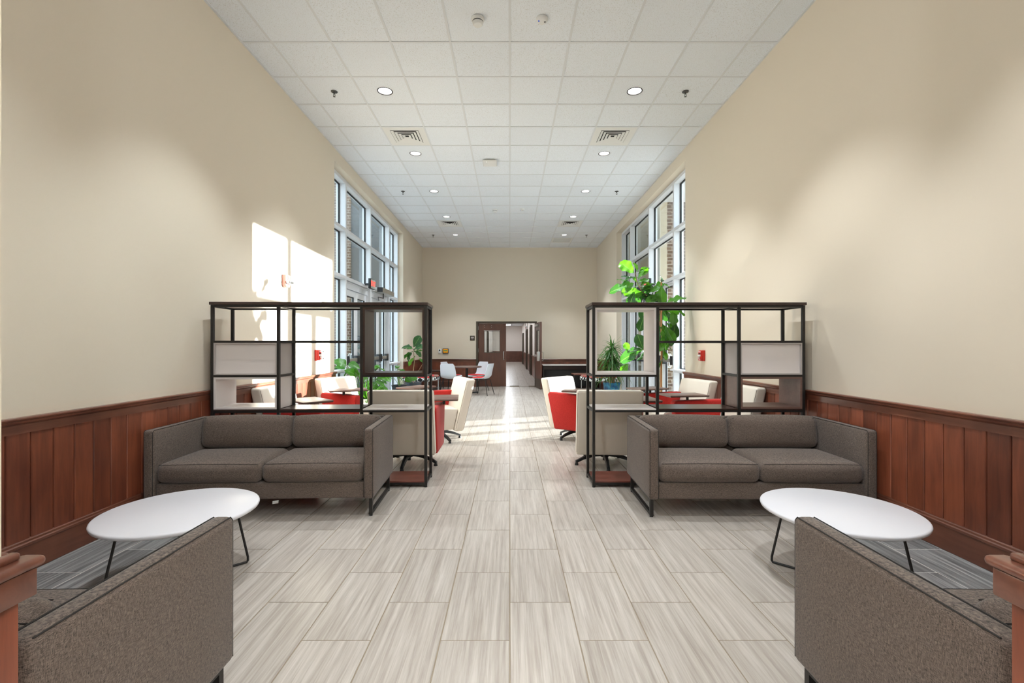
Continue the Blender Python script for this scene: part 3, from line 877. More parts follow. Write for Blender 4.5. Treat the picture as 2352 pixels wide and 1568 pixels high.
t = thing('control_panel', 'brown framed amber control panel with green display on the end wall', 'control panel', (-2.02, END, 1.13))
b = bm_new(); box(b, -0.095, 0.095, -0.035, 0, -0.078, 0.078, bev=0.012); obj('frame', b, M['dark_lam'], t)
b = bm_new(); box(b, -0.072, 0.072, -0.038, -0.034, -0.055, 0.060); obj('face', b, M['amber'], t)
b = bm_new(); box(b, -0.055, 0.055, -0.040, -0.037, -0.010, 0.030); obj('display', b, M['lcd'], t)
t = thing('room_sign', 'square dark room sign on the end wall beside the door frame', 'sign', (-1.178, END, 1.535))
b = bm_new(); box(b, -0.075, 0.075, -0.012, 0, -0.075, 0.075, bev=0.003); obj('plate', b, M['bronze'], t)
b = bm_new(); box(b, -0.045, 0.045, -0.0145, -0.011, 0.0, 0.038); box(b, -0.032, 0.032, -0.0145, -0.011, -0.036, -0.018); obj('raised_mark', b, M['grey_lam'], t)

def exit_sign(s, lab):
    t = thing('exit_sign', lab, 'sign', (s*2.72, 9.22, 2.51))
    b = bm_new(); box(b, 0, s*0.05, -0.155, 0.155, -0.10, 0.10, bev=0.003); obj('housing', b, M['black_plastic'], t)
    b = bm_new(); box(b, -s*0.002, s*0.002, -0.145, 0.145, -0.09, 0.09); obj('face', b, M['exit_face'], t)
    b = bm_new(); box(b, s*0.05, s*0.165, -0.02, 0.02, -0.02, 0.02); obj('mounting_arm', b, M['black_plastic'], t)
    cu = bpy.data.curves.new('exit_text', 'FONT'); cu.body = 'EXIT'; cu.size = 0.15; cu.extrude = 0.001; cu.align_x = 'CENTER'; cu.align_y = 'CENTER'; cu.offset = 0.001
    tmp = bpy.data.objects.new('tmp_text', cu); COL.objects.link(tmp)
    bpy.context.view_layer.update()
    me = bpy.data.meshes.new_from_object(tmp.evaluated_get(bpy.context.evaluated_depsgraph_get()))
    bpy.data.objects.remove(tmp); me.materials.clear(); me.materials.append(M['exit_red']); me.name = 'exit_letters'
    o = bpy.data.objects.new('lettering', me); COL.objects.link(o); o.parent = t
    o.location = (-s*0.0035, 0, 0)
    o.rotation_euler = Euler((PI/2, 0, PI/2 if s < 0 else -PI/2))
exit_sign(-1, 'lit red EXIT sign over the left glass doors')
exit_sign(1, 'lit red EXIT sign partly behind the fig tree over the right glass doors')
for s, side in ((-1, 'left'), (1, 'right')):
    t = thing('door_operator', 'grey box door operator with black end over the %s glass doors' % side, 'door opener', (s*2.72, 9.9, 2.44))
    b = bm_new(); box(b, 0, s*0.21, 0.02, 1.0, 0, 0.10, bev=0.003); obj('housing', b, M['steel'], t)
    b = bm_new(); box(b, 0, s*0.115, 0.0, 0.02, 0, 0.10); obj('end_cap', b, M['black_plastic'], t)
    b = bm_new(); cyl(b, (s*0.08, 0.35, 0), (s*0.08, 0.35, -0.11), 0.012, n=10)
    tube(b, [(s*0.08, 0.35, -0.10), (s*0.10, 0.02, -0.11), (s*0.22, 0.5, -0.14)], 0.010, 6)
    obj('swing_arm', b, M['dark_metal'], t)

# ------------------------------------------------------------------ shelf dividers
def shelf(s, loc, rotz, big, small, lab):
    t = thing('shelf_divider', lab, 'shelf', loc, rotz, 'open metal and laminate shelf dividers')
    U = [0.0125, 0.5900, 1.3300, 1.9125]
    D, T = 0.34, 0.0125
    def X(u): return s*u
    # posts
    for u in U:
        for y in (T, D-T):
            b = bm_new(); box(b, X(u-T), X(u+T), y-T, y+T, 0.012, 1.647, bev=0.0015, seg=1); p = obj('post', b, M['black_metal'], t)
            if y == T or u == U[0]:
                b = bm_new(); cyl(b, (X(u), y, 0), (X(u), y, 0.013), 0.013, n=12); obj('foot', b, M['black_plastic'], p)
    def rail(u0, u1, y, z, h=0.02):
        b = bm_new(); box(b, X(u0), X(u1), y-0.010, y+0.010, z-h/2, z+h/2); obj('rail', b, M['black_metal'], t)
    def crossbar(u, z):
        b = bm_new(); box(b, X(u-0.010), X(u+0.010), 2*T, D-2*T, z-0.010, z+0.010); obj('cross_rail', b, M['black_metal'], t)
    for y in (T, D-T):
        for k in range(3):
            a, c = U[k]+T, U[k+1]-T
            rail(a, c, y, 1.637); rail(a, c, y, 0.69); rail(a, c, y, 0.034)
            if k > 0: rail(a, c, y, 1.317)
            if k != 1: rail(a, c, y, 1.009)
    for u in U:
        for z in (1.637, 0.69, 0.034): crossbar(u, z)
    for u in (U[0], U[1], U[2], U[3]): crossbar(u, 1.009)
    for u in (U[2], U[3]): crossbar(u, 1.317)
    b = bm_new(); box(b, X(-0.008), X(1.933), -0.010, D+0.010, 1.648, 1.674, bev=0.0015, seg=1); obj('top_board', b, M['dark_lam'], t)
    b = bm_new(); box(b, X(U[1]+0.02), X(U[3]-0.02), 0.03, D-0.03, 1.640, 1.6475); obj('underside_panel', b, M['grey_lam'], t, label='pale underside of the top board')
    # shelves
    for k, mt in ((0, M['white_lam']), (1, M['dark_lam']), (2, M['dark_lam'])):
        b = bm_new(); box(b, X(U[k]+T), X(U[k+1]-T), 0.004, D-0.004, 0.700, 0.712, bev=0.001, seg=1); obj('shelf_board', b, mt, t)
        b = bm_new(); box(b, X(U[k]+T), X(U[k+1]-T), 0.004, D-0.004, 0.044, 0.058, bev=0.001, seg=1); obj('shelf_board', b, M['red_lam'], t)
    def cube(u0, u1, z0, z1, mt, inner, th=0.018, front=None):
        b = bm_new(); y0, y1 = 0.004, D-0.004
        box(b, X(u0), X(u1), y0, y1, z0, z0+th); box(b, X(u0), X(u1), y0, y1, z1-th, z1)
        box(b, X(u0), X(u0+th), y0, y1, z0+th, z1-th); box(b, X(u1-th), X(u1), y0, y1, z0+th, z1-th)
        o = obj('cubby_box', b, mt, t, 0)
        if front:
            b = bm_new(); box(b, X(u0+th), X(u1-th), 0.022, 0.036, z0+th, z1-th); obj('front_panel', b, front, o, 0)
            b = bm_new(); box(b, X(u0+th), X(u1-th), D-0.036, D-0.022, z0+th, z1-th); obj('back_panel', b, front, o, 0)
    cube(U[0]+T, U[1]-T, 1.019, 1.627, big, None)
    cube(U[2]+T, U[3]-T, 1.020, 1.307, M['grey_lam'], None, front=M['white_lam'], th=0.012)
    cube(U[2]+T, U[3]-T, 0.712, 0.999, small, None)
    return t
shelf(-1, (-0.750, 4.195, 0), 0.030, M['dark_lam'], M['white_lam'], 'black framed shelf divider behind the left sofa with a dark brown open box')
shelf(1, (0.748, 4.19, 0), 0.0, M['white_lam'], M['brown_lam'], 'black framed shelf divider behind the right sofa with a white open box')

# ------------------------------------------------------------------ sofas
def make_sofa(w=1.66, tag=False):
    t = thing('sofa', 'x', 'sofa', group='charcoal two seat sofas')
    hw, d0, d1 = w/2, -0.365, 0.365
    at = 0.075
    for sx in (-1, 1):
        b = bm_new(); rbox(b, sx*(hw-at), sx*hw, d0, d1, 0.14, 0.662, r=0.022, n=4, inner=4, bulge=(0.005, 0.003, 0))
        a = obj('arm', b, M['sofa'], t, 60)
        b = bm_new()
        for xx in (hw-0.007, hw-at+0.007):
            tube(b, [(sx*xx, d0+0.004, 0.15), (sx*xx, d0+0.004, 0.645), (sx*xx, d0+0.016, 0.6595), (sx*xx, d1-0.02, 0.6595)], 0.0022, 6)
        obj('seam', b, M['seam'], a)
        # sled leg
        b = bm_new(); x = sx*(hw-0.030)
        box(b, x-0.0125, x+0.0125, -0.325, -0.300, 0.012, 0.145); box(b, x-0.0125, x+0.0125, 0.270, 0.295, 0.012, 0.145)
        box(b, x-0.0125, x+0.0125, -0.300, 0.270, 0.012, 0.034); box(b, x-0.0125, x+0.0125, -0.300, 0.270, 0.125, 0.142)
        lg = obj('leg', b, M['black_metal'], t)
        b = bm_new()
        for yy in (-0.312, 0.282): cyl(b, (x, yy, 0), (x, yy, 0.013), 0.013, n=12)
        obj('glide', b, M['black_plastic'], lg)
    b = bm_new(); rbox(b, -hw+at, hw-at, 0.285, d1, 0.14, 0.660, r=0.016, n=3, inner=4); bk = obj('back', b, M['sofa'], t, 60)
    b = bm_new(); tube(b, [(-hw+at, 0.292, 0.6585), (hw-at, 0.292, 0.6585)], 0.0022, 6); tube(b, [(-hw+at, d1-0.007, 0.6585), (hw-at, d1-0.007, 0.6585)], 0.0022, 6); obj('seam', b, M['seam'], bk)
    b = bm_new(); rbox(b, -hw+at, hw-at, d0+0.025, 0.285, 0.142, 0.262, r=0.010, n=2, inner=3); obj('seat_base', b, M['sofa'], t, 60)
    cw = (w-2*at)/2
    for sx in (-1, 1):
        xa, xb = (0.003, cw-0.003) if sx > 0 else (-cw+0.003, -0.003)
        b = bm_new(); rbox(b, xa, xb, d0+0.008, 0.20, 0.262, 0.412, r=0.052, n=6, inner=8, bulge=(0.003, 0.018, 0.016))
        c = obj('seat_cushion', b, M['sofa'], t, 80)
        b = bm_new(); tube(b, [(xa+0.02+(xb-xa-0.04)*k/10, d0+0.026, 0.402+0.004*math.sin(PI*k/10)) for k in range(11)], 0.0018, 6); obj('seam', b, M['seam'], c)
        Mx = Matrix.Translation((0, 0.235, 0.40)) @ Matrix.Rotation(math.radians(-7), 4, 'X') @ Matrix.Translation((0, -0.235, -0.40))
        b = bm_new(); rbox(b, xa, xb, 0.155, 0.285, 0.410, 0.676, r=0.055, n=6, inner=8, bulge=(0.003, 0.024, 0.010), M=Mx)
        c = obj('back_cushion', b, M['sofa'], t, 80)
        b = bm_new(); tube(b, [Mx @ Vector((xa+0.03+(xb-xa-0.06)*k/10, 0.168, 0.655)) for k in range(11)], 0.0018, 6); obj('seam', b, M['seam'], c)
    return t
s0 = make_sofa()
s0.location = (-1.862, 3.775, 0); s0.rotation_euler = (0, 0, 0.045)
s0['label'] = 'charcoal two seat sofa facing the camera in front of the left shelf divider'
dup(s0, (1.868, 3.768, 0), -0.022, 'charcoal two seat sofa facing the camera in front of the right shelf divider')
dup(s0, (-1.832, 1.325, 0), PI, 'charcoal sofa at the lower left edge, seen over its arm from behind')
dup(s0, (1.862, 1.325, 0), PI, 'charcoal sofa at the lower right edge, seen over its arm from behind')
b = bm_new(); Mt = Matrix.Translation((-1.72, 3.40, 0.135)) @ Matrix.Rotation(0.5, 4, 'Z') @ Matrix.Rotation(0.9, 4, 'X')
box(b, -0.02, 0.02, -0.001, 0.001, -0.03, 0.02, M=Mt); o = obj('care_tag', b, M['paper'], None, 0)
o.parent = s0; o.matrix_parent_inverse = Matrix.LocRotScale(Vector(s0.location), s0.rotation_euler, None).inverted()
o['label'] = 'white tag hanging under the seat'

# ------------------------------------------------------------------ coffee tables
def coffee(s, lab):
    t = thing('coffee_table', lab, 'table', (s*1.84, 2.59, 0), group='round white coffee tables')
    b = bm_new(); lathe(b, [(0, 0.370), (0.380, 0.370), (0.388, 0.366), (0.390, 0.360), (0.386, 0.350), (0.372, 0.342), (0, 0.342)], n=72); obj('table_top', b, M['table_white'], t, 50)
    # two bent rod loops
    for (a, c) in (((-0.30, 0.145), (0.18, -0.31)), ((-0.20, -0.27), (0.20, 0.27))):
        a = Vector((a[0]*s, a[1], 0)); c = Vector((c[0]*s, c[1], 0))
        dr = (c-a).normalized(); z0 = 0.008
        ctr = (a+c)/2
        def top(p): q = p*0.80; return Vector((q.x, q.y, 0.342))
        b = bm_new()
        up_a = (top(a)-a-Vector((0, 0, z0))).normalized(); up_c = (top(c)-c-Vector((0, 0, z0))).normalized()
        A0 = a+Vector((0, 0, z0)); C0 = c+Vector((0, 0, z0))
        tube(b, [top(a), A0+up_a*0.03, A0+up_a*0.008+dr*0.004, A0+dr*0.012, A0+dr*0.03, C0-dr*0.03, C0-dr*0.012, C0+up_c*0.008-dr*0.004, C0+up_c*0.03, top(c)], 0.0065, 10)
        obj('leg', b, M['black_metal'], t)
    b = bm_new(); box(b, -0.22, 0.22, -0.22, 0.22, 0.334, 0.342); obj('mounting_plate', b, M['black_metal'], t)
coffee(-1, 'round white coffee table on bent black rod legs by the left wall')
coffee(1, 'round white coffee table on bent black rod legs by the right wall')

# ------------------------------------------------------------------ lounge chairs (front = -Y)
def make_lounge():
    t = thing('lounge_chair', 'x', 'chair', group='cream and red swivel lounge chairs')
    # back slab, leaning
    Sh = Matrix(((1,0,0,0),(0,1,0.25,0),(0,0,1,0),(0,0,0,1)))
    b = bm_new(); rbox(b, -0.33, 0.33, 0.12, 0.245, 0.15, 0.835, r=0.028, n=4, inner=5, bulge=(0, 0.006, 0), M=Sh)
    bk = obj('backrest', b, M['cream'], t, 70)
    b = bm_new()
    for x in (-0.322, 0.322):
        for yy in (0.128, 0.237): tube(b, [Sh @ Vector((x, yy, z)) for z in (0.18, 0.5, 0.81)], 0.0022, 6)
    tube(b, [Sh @ Vector((x, 0.237, 0.825)) for x in (-0.31, 0, 0.31)], 0.0022, 6)
    obj('seam', b, M['cream_seam'], bk)
    # seat block with rounded front
    prof = [(0.16, 0.17), (-0.25, 0.16), (-0.275, 0.20), (-0.30, 0.36), (-0.295, 0.41), (-0.26, 0.445), (-0.20, 0.46), (0.0, 0.455), (0.22, 0.44)]
    b = bm_new(); prism(b, prof, 'x', -0.235, 0.275, bev=0.012); st = obj('seat', b, M['cream'], t, 40)
    b = bm_new()
    for x in (-0.225, 0.268): tube(b, [(x, y-0.001, z) for y, z in prof[1:8]], 0.0022, 6)
    obj('seam', b, M['cream_seam'], st)
    # right arm in red (sitter's right = -x)
    b = bm_new(); prism(b, [(0.20, 0.15), (-0.27, 0.16), (-0.33, 0.60), (-0.31, 0.635), (0.28, 0.65), (0.315, 0.62)], 'x', -0.345, -0.235, bev=0.02)
    obj('arm', b, M['red'], t, 50)
    # base
    b = bm_new(); cyl(b, (0, 0, 0.075), (0, 0, 0.165), 0.030, n=16); cyl(b, (0, 0, 0.075), (0, 0, 0.125), 0.045, 0.038, n=16); box(b, -0.13, 0.13, -0.13, 0.13, 0.150, 0.166)
    cyl(b, (0, 0, 0.035), (0, 0, 0.08), 0.02, n=12)
    obj('column', b, M['black_plastic'], t)
    for k in range(5):
        a = 2*PI*k/5 + 0.3
        d = Vector((math.cos(a), math.sin(a), 0)); p = Vector((-d.y, d.x, 0))
        b = bm_new(); rings = []
        for (r, z, w, h) in ((0.03, 0.112, 0.026, 0.052), (0.13, 0.104, 0.023, 0.040), (0.25, 0.072, 0.019, 0.030), (0.335, 0.036, 0.017, 0.024)):
            c = d*r + Vector((0, 0, z))
            rings.append([b.verts.new(c+p*(-w)+Vector((0,0,-h/2))), b.verts.new(c+p*w+Vector((0,0,-h/2))), b.verts.new(c+p*w*0.7+Vector((0,0,h/2))), b.verts.new(c-p*w*0.7+Vector((0,0,h/2)))])
        for A, B in zip(rings, rings[1:]):
            for q in range(4): b.faces.new((A[q], A[(q+1)%4], B[(q+1)%4], B[q]))
        b.faces.new(rings[0]); b.faces.new(rings[-1])
        lg = obj('leg', b, M['black_plastic'], t, 30)
        b = bm_new(); cyl(b, d*0.325+Vector((0, 0, 0.0)), d*0.325+Vector((0, 0, 0.026)), 0.021, 0.016, n=14); obj('foot', b, M['black_plastic'], lg)
    # tablet
    b = bm_new(); rbox(b, -0.16, 0.16, -0.24, 0.24, 0.692, 0.708, r=0.004, n=1, inner=1)
    tb = obj('tablet', b, M['brown_lam'], t, 30, loc=(-0.30, -0.18, 0))
    b = bm_new(); box(b, -0.155, 0.155, -0.235, 0.235, 0.686, 0.692); obj('edge', b, M['dark_lam'], tb)
    b = bm_new(); cyl(b, (0, 0.05, 0.63), (0, 0.05, 0.688), 0.016, n=12); box(b, -0.05, 0.05, -0.05, 0.12, 0.676, 0.688); obj('bracket', b, M['black_metal'], tb)
    return t
LC = [ # centre, facing, tablet loc, tablet rot, label
 ((-1.10, 5.06), (0.0, 1.0), (-0.36, -0.16), 0.1, 'cream lounge chair seen square from behind just past the left shelf divider'),
 ((-1.00, 6.35), (-0.92, -0.39), (-0.30, -0.22), 0.6, 'cream lounge chair left of the aisle turned sideways toward the left windows'),
 ((-2.15, 6.47), (0.9, -0.44), (-0.29, -0.14), 0.9, 'cream lounge chair beside the left wall with its back to the window plants'),
 ((-2.27, 5.17), (1.0, -0.08), (-0.20, -0.14), -0.7, 'cream lounge chair against the left wall, seen through the small white shelf box'),
 ((1.035, 5.06), (0.07, 1.0), (-0.40, -0.06), 0.1, 'cream lounge chair seen square from behind just past the right shelf divider'),
 ((0.98, 6.45), (0.75, -0.66), (-0.34, -0.24), 0.4, 'cream lounge chair right of the aisle with its large red side toward the camera'),
 ((2.14, 6.10), (-0.98, -0.20), (-0.30, -0.20), 0.2, 'cream lounge chair by the right wall in front of the tall fig tree'),
 ((2.27, 5.22), (-1.0, -0.08), (-0.31, -0.18), 0.05, 'cream lounge chair against the right wall, seen through the small brown shelf box'),
]
c0 = None
for (cx, cy), (nx, ny), tl, tr, lab in LC:
    th = math.atan2(nx, -ny)
    if c0 is None: c0 = t = make_lounge()
    else: t = dup(c0)
    t.location = (cx, cy, 0); t.rotation_euler = (0, 0, th); t['label'] = lab
    for ch in t.children:
        if ch.name.startswith('tablet'): ch.location = (tl[0], tl[1], 0); ch.rotation_euler = (0, 0, tr)

# ------------------------------------------------------------------ round table and shell chairs at the far end
t = thing('cafe_table', 'round brown topped cafe table on a dark pedestal by the closed door leaf', 'table', (-1.17, 12.6, 0))
b = bm_new(); lathe(b, [(0, 0.735), (0.40, 0.735), (0.405, 0.728), (0.405, 0.708), (0.395, 0.702), (0, 0.702)], n=48); obj('table_top', b, M['brown_lam'], t)
b = bm_new(); cyl(b, (0, 0, 0.03), (0, 0, 0.702), 0.035, n=16); obj('pedestal', b, M['black_metal'], t)
b = bm_new()
for a in (0.3, 0.3+PI/2): 
    Mr = Matrix.Rotation(a, 4, 'Z'); box(b, -0.32, 0.32, -0.03, 0.03, 0.008, 0.035, bev=0.004, M=Mr)
obj('foot', b, M['black_metal'], t)
def make_shell():
    t = thing('shell_chair', 'x', 'chair', group='white shell chairs at the round table')
    prof = [(-0.24, 0.425), (-0.20, 0.445), (-0.08, 0.44), (0.05, 0.432), (0.14, 0.445), (0.19, 0.49), (0.22, 0.57), (0.245, 0.68), (0.265, 0.78), (0.275, 0.83)]
    wid = [0.20, 0.225, 0.235, 0.235, 0.232, 0.228, 0.225, 0.218, 0.205, 0.175]
    up = [0.0, 0.006, 0.018, 0.028, 0.035, 0.02, 0.0, 0, 0, 0]
    fw = [0, 0, 0, 0, 0.01, 0.03, 0.045, 0.045, 0.035, 0.025]
    b = bm_new(); g = []
    for (y, z), w, u, f in zip(prof, wid, up, fw):
        g.append([b.verts.new((k*w, y - f*k*k, z + u*k*k)) for k in (-1, -0.8, -0.5, 0, 0.5, 0.8, 1)])
    for i in range(len(g)-1):
        for j in range(6): b.faces.new((g[i][j], g[i][j+1], g[i+1][j+1], g[i+1][j]))
    bmesh.ops.recalc_face_normals(b, faces=b.faces[:])
    r = bmesh.ops.extrude_face_region(b, geom=b.faces[:])
    vs = [e for e in r['geom'] if isinstance(e, bmesh.types.BMVert)]
    for v in vs: v.co += Vector((0, 0.008 if v.co.z > 0.5 else 0, -0.010 if v.co.z <= 0.5 else 0))
    bmesh.ops.subdivide_edges(b, edges=b.edges[:], cuts=1, smooth=0.3)
    obj('shell', b, M['shell'], t, 60)
    b = bm_new(); rbox(b, -0.20, 0.20, -0.20, 0.13, 0.448, 0.478, r=0.014, n=3, inner=3, bulge=(0, 0, 0.006)); obj('seat_pad', b, M['red_pad'], t, 60)
    for sx in (-1, 1):
        for sy in (-1, 1):
            b = bm_new(); tube(b, [(sx*0.12, sy*0.10, 0.42), (sx*0.17, sy*0.15, 0.40), (sx*0.235, sy*0.24, 0.004)], 0.009, 8); obj('leg', b, M['black_metal'], t)
    b = bm_new()
    for sx in (-1, 1): tube(b, [(sx*0.15, -0.13, 0.408), (sx*0.15, 0.13, 0.408)], 0.009, 8)
    obj('under_frame', b, M['black_metal'], t)
    return t
SHC = [((-1.53, 12.15), (0.35, 0.94), 'white shell chair nearest the camera on the left of the round table'),
       ((-1.66, 13.2), (0.8, -0.3), 'white shell chair behind on the left of the round table'),
       ((-0.94, 13.32), (-0.6, -0.6), 'white shell chair with visible red pad behind the round table, before the door'),
       ((-0.72, 12.15), (-0.95, 0.35), 'white shell chair on the right of the round table beside the aisle')]
c0 = None
for (cx, cy), (nx, ny), lab in SHC:
    if c0 is None: c0 = t = make_shell()
    else: t = dup(c0)
    t.location = (cx, cy, 0); t.rotation_euler = (0, 0, math.atan2(nx, -ny)); t['label'] = lab

# benches and consoles near the end
for s, side in ((-1, 'left'), (1, 'right')):
    t = thing('patterned_bench', 'low bench with red and black and white triangle fabric at the far %s' % side, 'bench', (s*2.24, 11.75, 0), s*0.25, 'patterned benches')
    b = bm_new(); rbox(b, -0.36, 0.36, -0.36, 0.36, 0.41, 0.50, r=0.03, n=3, inner=2); obj('seat_side', b, M['bench_side'], t, 60)
    b = bm_new(); rbox(b, -0.345, 0.345, -0.345, 0.345, 0.46, 0.545, r=0.04, n=4, inner=3, bulge=(0, 0, 0.02)); obj('seat_cushion', b, M['bench_top'], t, 60)
    for sx in (-1, 1):
        for sy in (-1, 1):
            b = bm_new(); cyl(b, (sx*0.32, sy*0.32, 0), (sx*0.32, sy*0.32, 0.42), 0.011, n=10); obj('leg', b, M['chrome'], t)
t = thing('side_table', 'dark brown side table by the end wall left of the white shell chairs', 'table', (-2.36, 13.7, 0))
b = bm_new(); box(b, -0.36, 0.36, -0.32, 0.32, 0.54, 0.57, bev=0.003); obj('table_top', b, M['dark_lam'], t)
for sx in (-1, 1):
    for sy in (-1, 1):
        b = bm_new(); box(b, sx*0.345-0.012, sx*0.345+0.012, sy*0.305-0.012, sy*0.305+0.012, 0, 0.54); obj('leg', b, M['dark_metal'], t)
t = thing('side_table', 'brown side table with grey legs behind the right patterned bench', 'table', (2.08, 12.75, 0))
b = bm_new(); box(b, -0.36, 0.42, -0.30, 0.30, 0.50, 0.525, bev=0.003); obj('table_top', b, M['red_lam'], t)
for sx in (-1, 1):
    for sy in (-1, 1):
        b = bm_new(); box(b, sx*0.345-0.014, sx*0.345+0.014, sy*0.285-0.014, sy*0.285+0.014, 0, 0.50); obj('leg', b, M['dark_metal'], t)
t = thing('wall_desk', 'long desk with white edged top on the end wall right of the door', 'desk', (1.80, 14.1, 0))
b = bm_new(); box(b, -0.82, 0.82, -0.34, 0.34, 0.70, 0.725, bev=0.003); obj('desk_top', b, M['white_lam'], t)
b = bm_new(); box(b, -0.78, 0.78, 0.0, 0.04, 0.05, 0.56, bev=0.003); obj('modesty_panel', b, M['black_uph'], t)
b = bm_new(); box(b, -0.78, 0.78, 0.05, 0.08, 0.56, 0.70); obj('apron', b, M['dark_lam'], t)
for sx in (-1, 1):
    b = bm_new(); box(b, sx*0.79-0.018, sx*0.79+0.018, -0.28, -0.24, 0.0, 0.70); box(b, sx*0.79-0.018, sx*0.79+0.018, -0.30, 0.28, 0, 0.03); box(b, sx*0.79-0.018, sx*0.79+0.018, -0.02, 0.06, 0.03, 0.70); obj('leg', b, M['black_metal'], t)

# ------------------------------------------------------------------ plants
def leaf_mesh(name, shape, m1, m2, nt=12, fold=0.16, droop=0.22, wave=0.02):
    b = bm_new(); rows_ = []
    vs = (-1, -0.62, -0.3, -0.05, 0.05, 0.3, 0.62, 1)
    for i in range(nt+1):
        tt = i/nt; w = shape(tt)
        x = tt - 0.12*droop*tt*tt; z = -droop*tt*tt
        rows_.append([b.verts.new((x, v*w, z + fold*abs(v)*w + wave*math.sin(tt*17+v*2)*abs(v))) for v in vs])
    for i in range(nt):
        for j in range(len(vs)-1):
            f = b.faces.new((rows_[i][j], rows_[i+1][j], rows_[i+1][j+1], rows_[i][j+1])); f.material_index = 1 if j == 3 else 0
    bmesh.ops.remove_doubles(b, verts=b.verts[:], dist=1e-4)
    return to_mesh(name, b, [m1, m2], 80)
fid = lambda t: 0.02 if t < 0.04 else 0.30*(math.sin(PI*min(1, t**1.25))**0.62)*(0.62+0.5*t)*(1 if t < 0.98 else 0.55)
hrt = lambda t: 0.01 if t < 0.03 else 0.34*(math.sin(PI*t**0.62)**0.75)
FIG = [leaf_mesh('fig_leaf_a', fid, M['fig'], M['vein'], droop=0.18, wave=0.035), leaf_mesh('fig_leaf_b', fid, M['fig_dark'], M['vein'], droop=0.35, fold=0.25, wave=0.04),
       leaf_mesh('fig_leaf_c', fid, M['fig'], M['vein'], droop=0.05, fold=0.3, wave=0.05)]
PHI = [leaf_mesh('philo_leaf_a', hrt, M['philo'], M['vein'], droop=0.2, fold=0.2), leaf_mesh('philo_leaf_b', hrt, M['philo'], M['vein'], droop=0.4, fold=0.1, wave=0.03)]
def put_leaf(parent, me, p0, p1, up=None, wide=1.0, name='leaf'):
    d = p1-p0; ln = d.length; x = d.normalized()
    if up is None: up = Vector((random.uniform(-0.9, 0.9), random.uniform(-1.0, 0.25), random.uniform(0.3, 1)))
    z = (up - x*up.dot(x)).normalized(); y = z.cross(x)
    R = Matrix((x, y, z)).transposed().to_4x4()
    o = bpy.data.objects.new(name, me); COL.objects.link(o); o.parent = parent
    o.matrix_local = Matrix.Translation(p0-parent.location) @ R @ Matrix.Diagonal((ln, ln*wide, ln, 1))
    return o
def pot(parent, r0, r1, h, m, base=(0, 0, 0)):
    b = bm_new(); lathe(b, [(0, 0), (r0, 0), (r1*0.98, h*0.9), (r1, h*0.9), (r1+0.008, h), (r1-0.012, h), (r1-0.02, h*0.88), (r1-0.02, h*0.86)], base, n=36); obj('pot', b, m, parent, 40)
    b = bm_new(); lathe(b, [(0, h*0.90), (r1-0.018, h*0.88)], base, n=36); obj('soil', b, M['soil'], parent)

# tall fiddle leaf fig
D = 6.93
t = thing('fiddle_leaf_fig', 'tall fiddle leaf fig tree tied to a stake before the right windows', 'plant', (2.265, D, 0))
pot(t, 0.14, 0.19, 0.34, M['white_pot'])
def Lc(v): return Vector(v)-t.location
b = bm_new(); tube(b, [(0, 0, 0.30), (-0.01, 0, 0.8), (0.02, 0.01, 1.3), (-0.01, 0, 1.7), (-0.04, 0, 2.0)], 0.013, 8, rads=[0.018, 0.016, 0.014, 0.012, 0.009])
tube(b, [(0, 0, 1.55), Lc(W(1495, 690, D)), Lc(W(1472, 665, D)), Lc(W(1463, 648, D)), Lc(W(1460, 626, D))], 0.008, 6, rads=[0.011, 0.010, 0.009, 0.007, 0.005])
tube(b, [(0.01, 0, 1.2), Lc(W(1500, 790, D)), Lc(W(1478, 803, D)), Lc(W(1445, 808, D))], 0.006, 6)
tube(b, [(-0.02, 0, 1.75), Lc(W(1532, 700, D)), Lc(W(1550, 720, D))], 0.006, 6)
obj('trunk', b, M['bark'], t)
b = bm_new(); p0 = Lc(W(1519, 648, D-0.04)); cyl(b, (p0.x+0.0, p0.y, 0.25), (p0.x, p0.y, p0.z), 0.012, n=10); obj('stake', b, M['stake'], t)
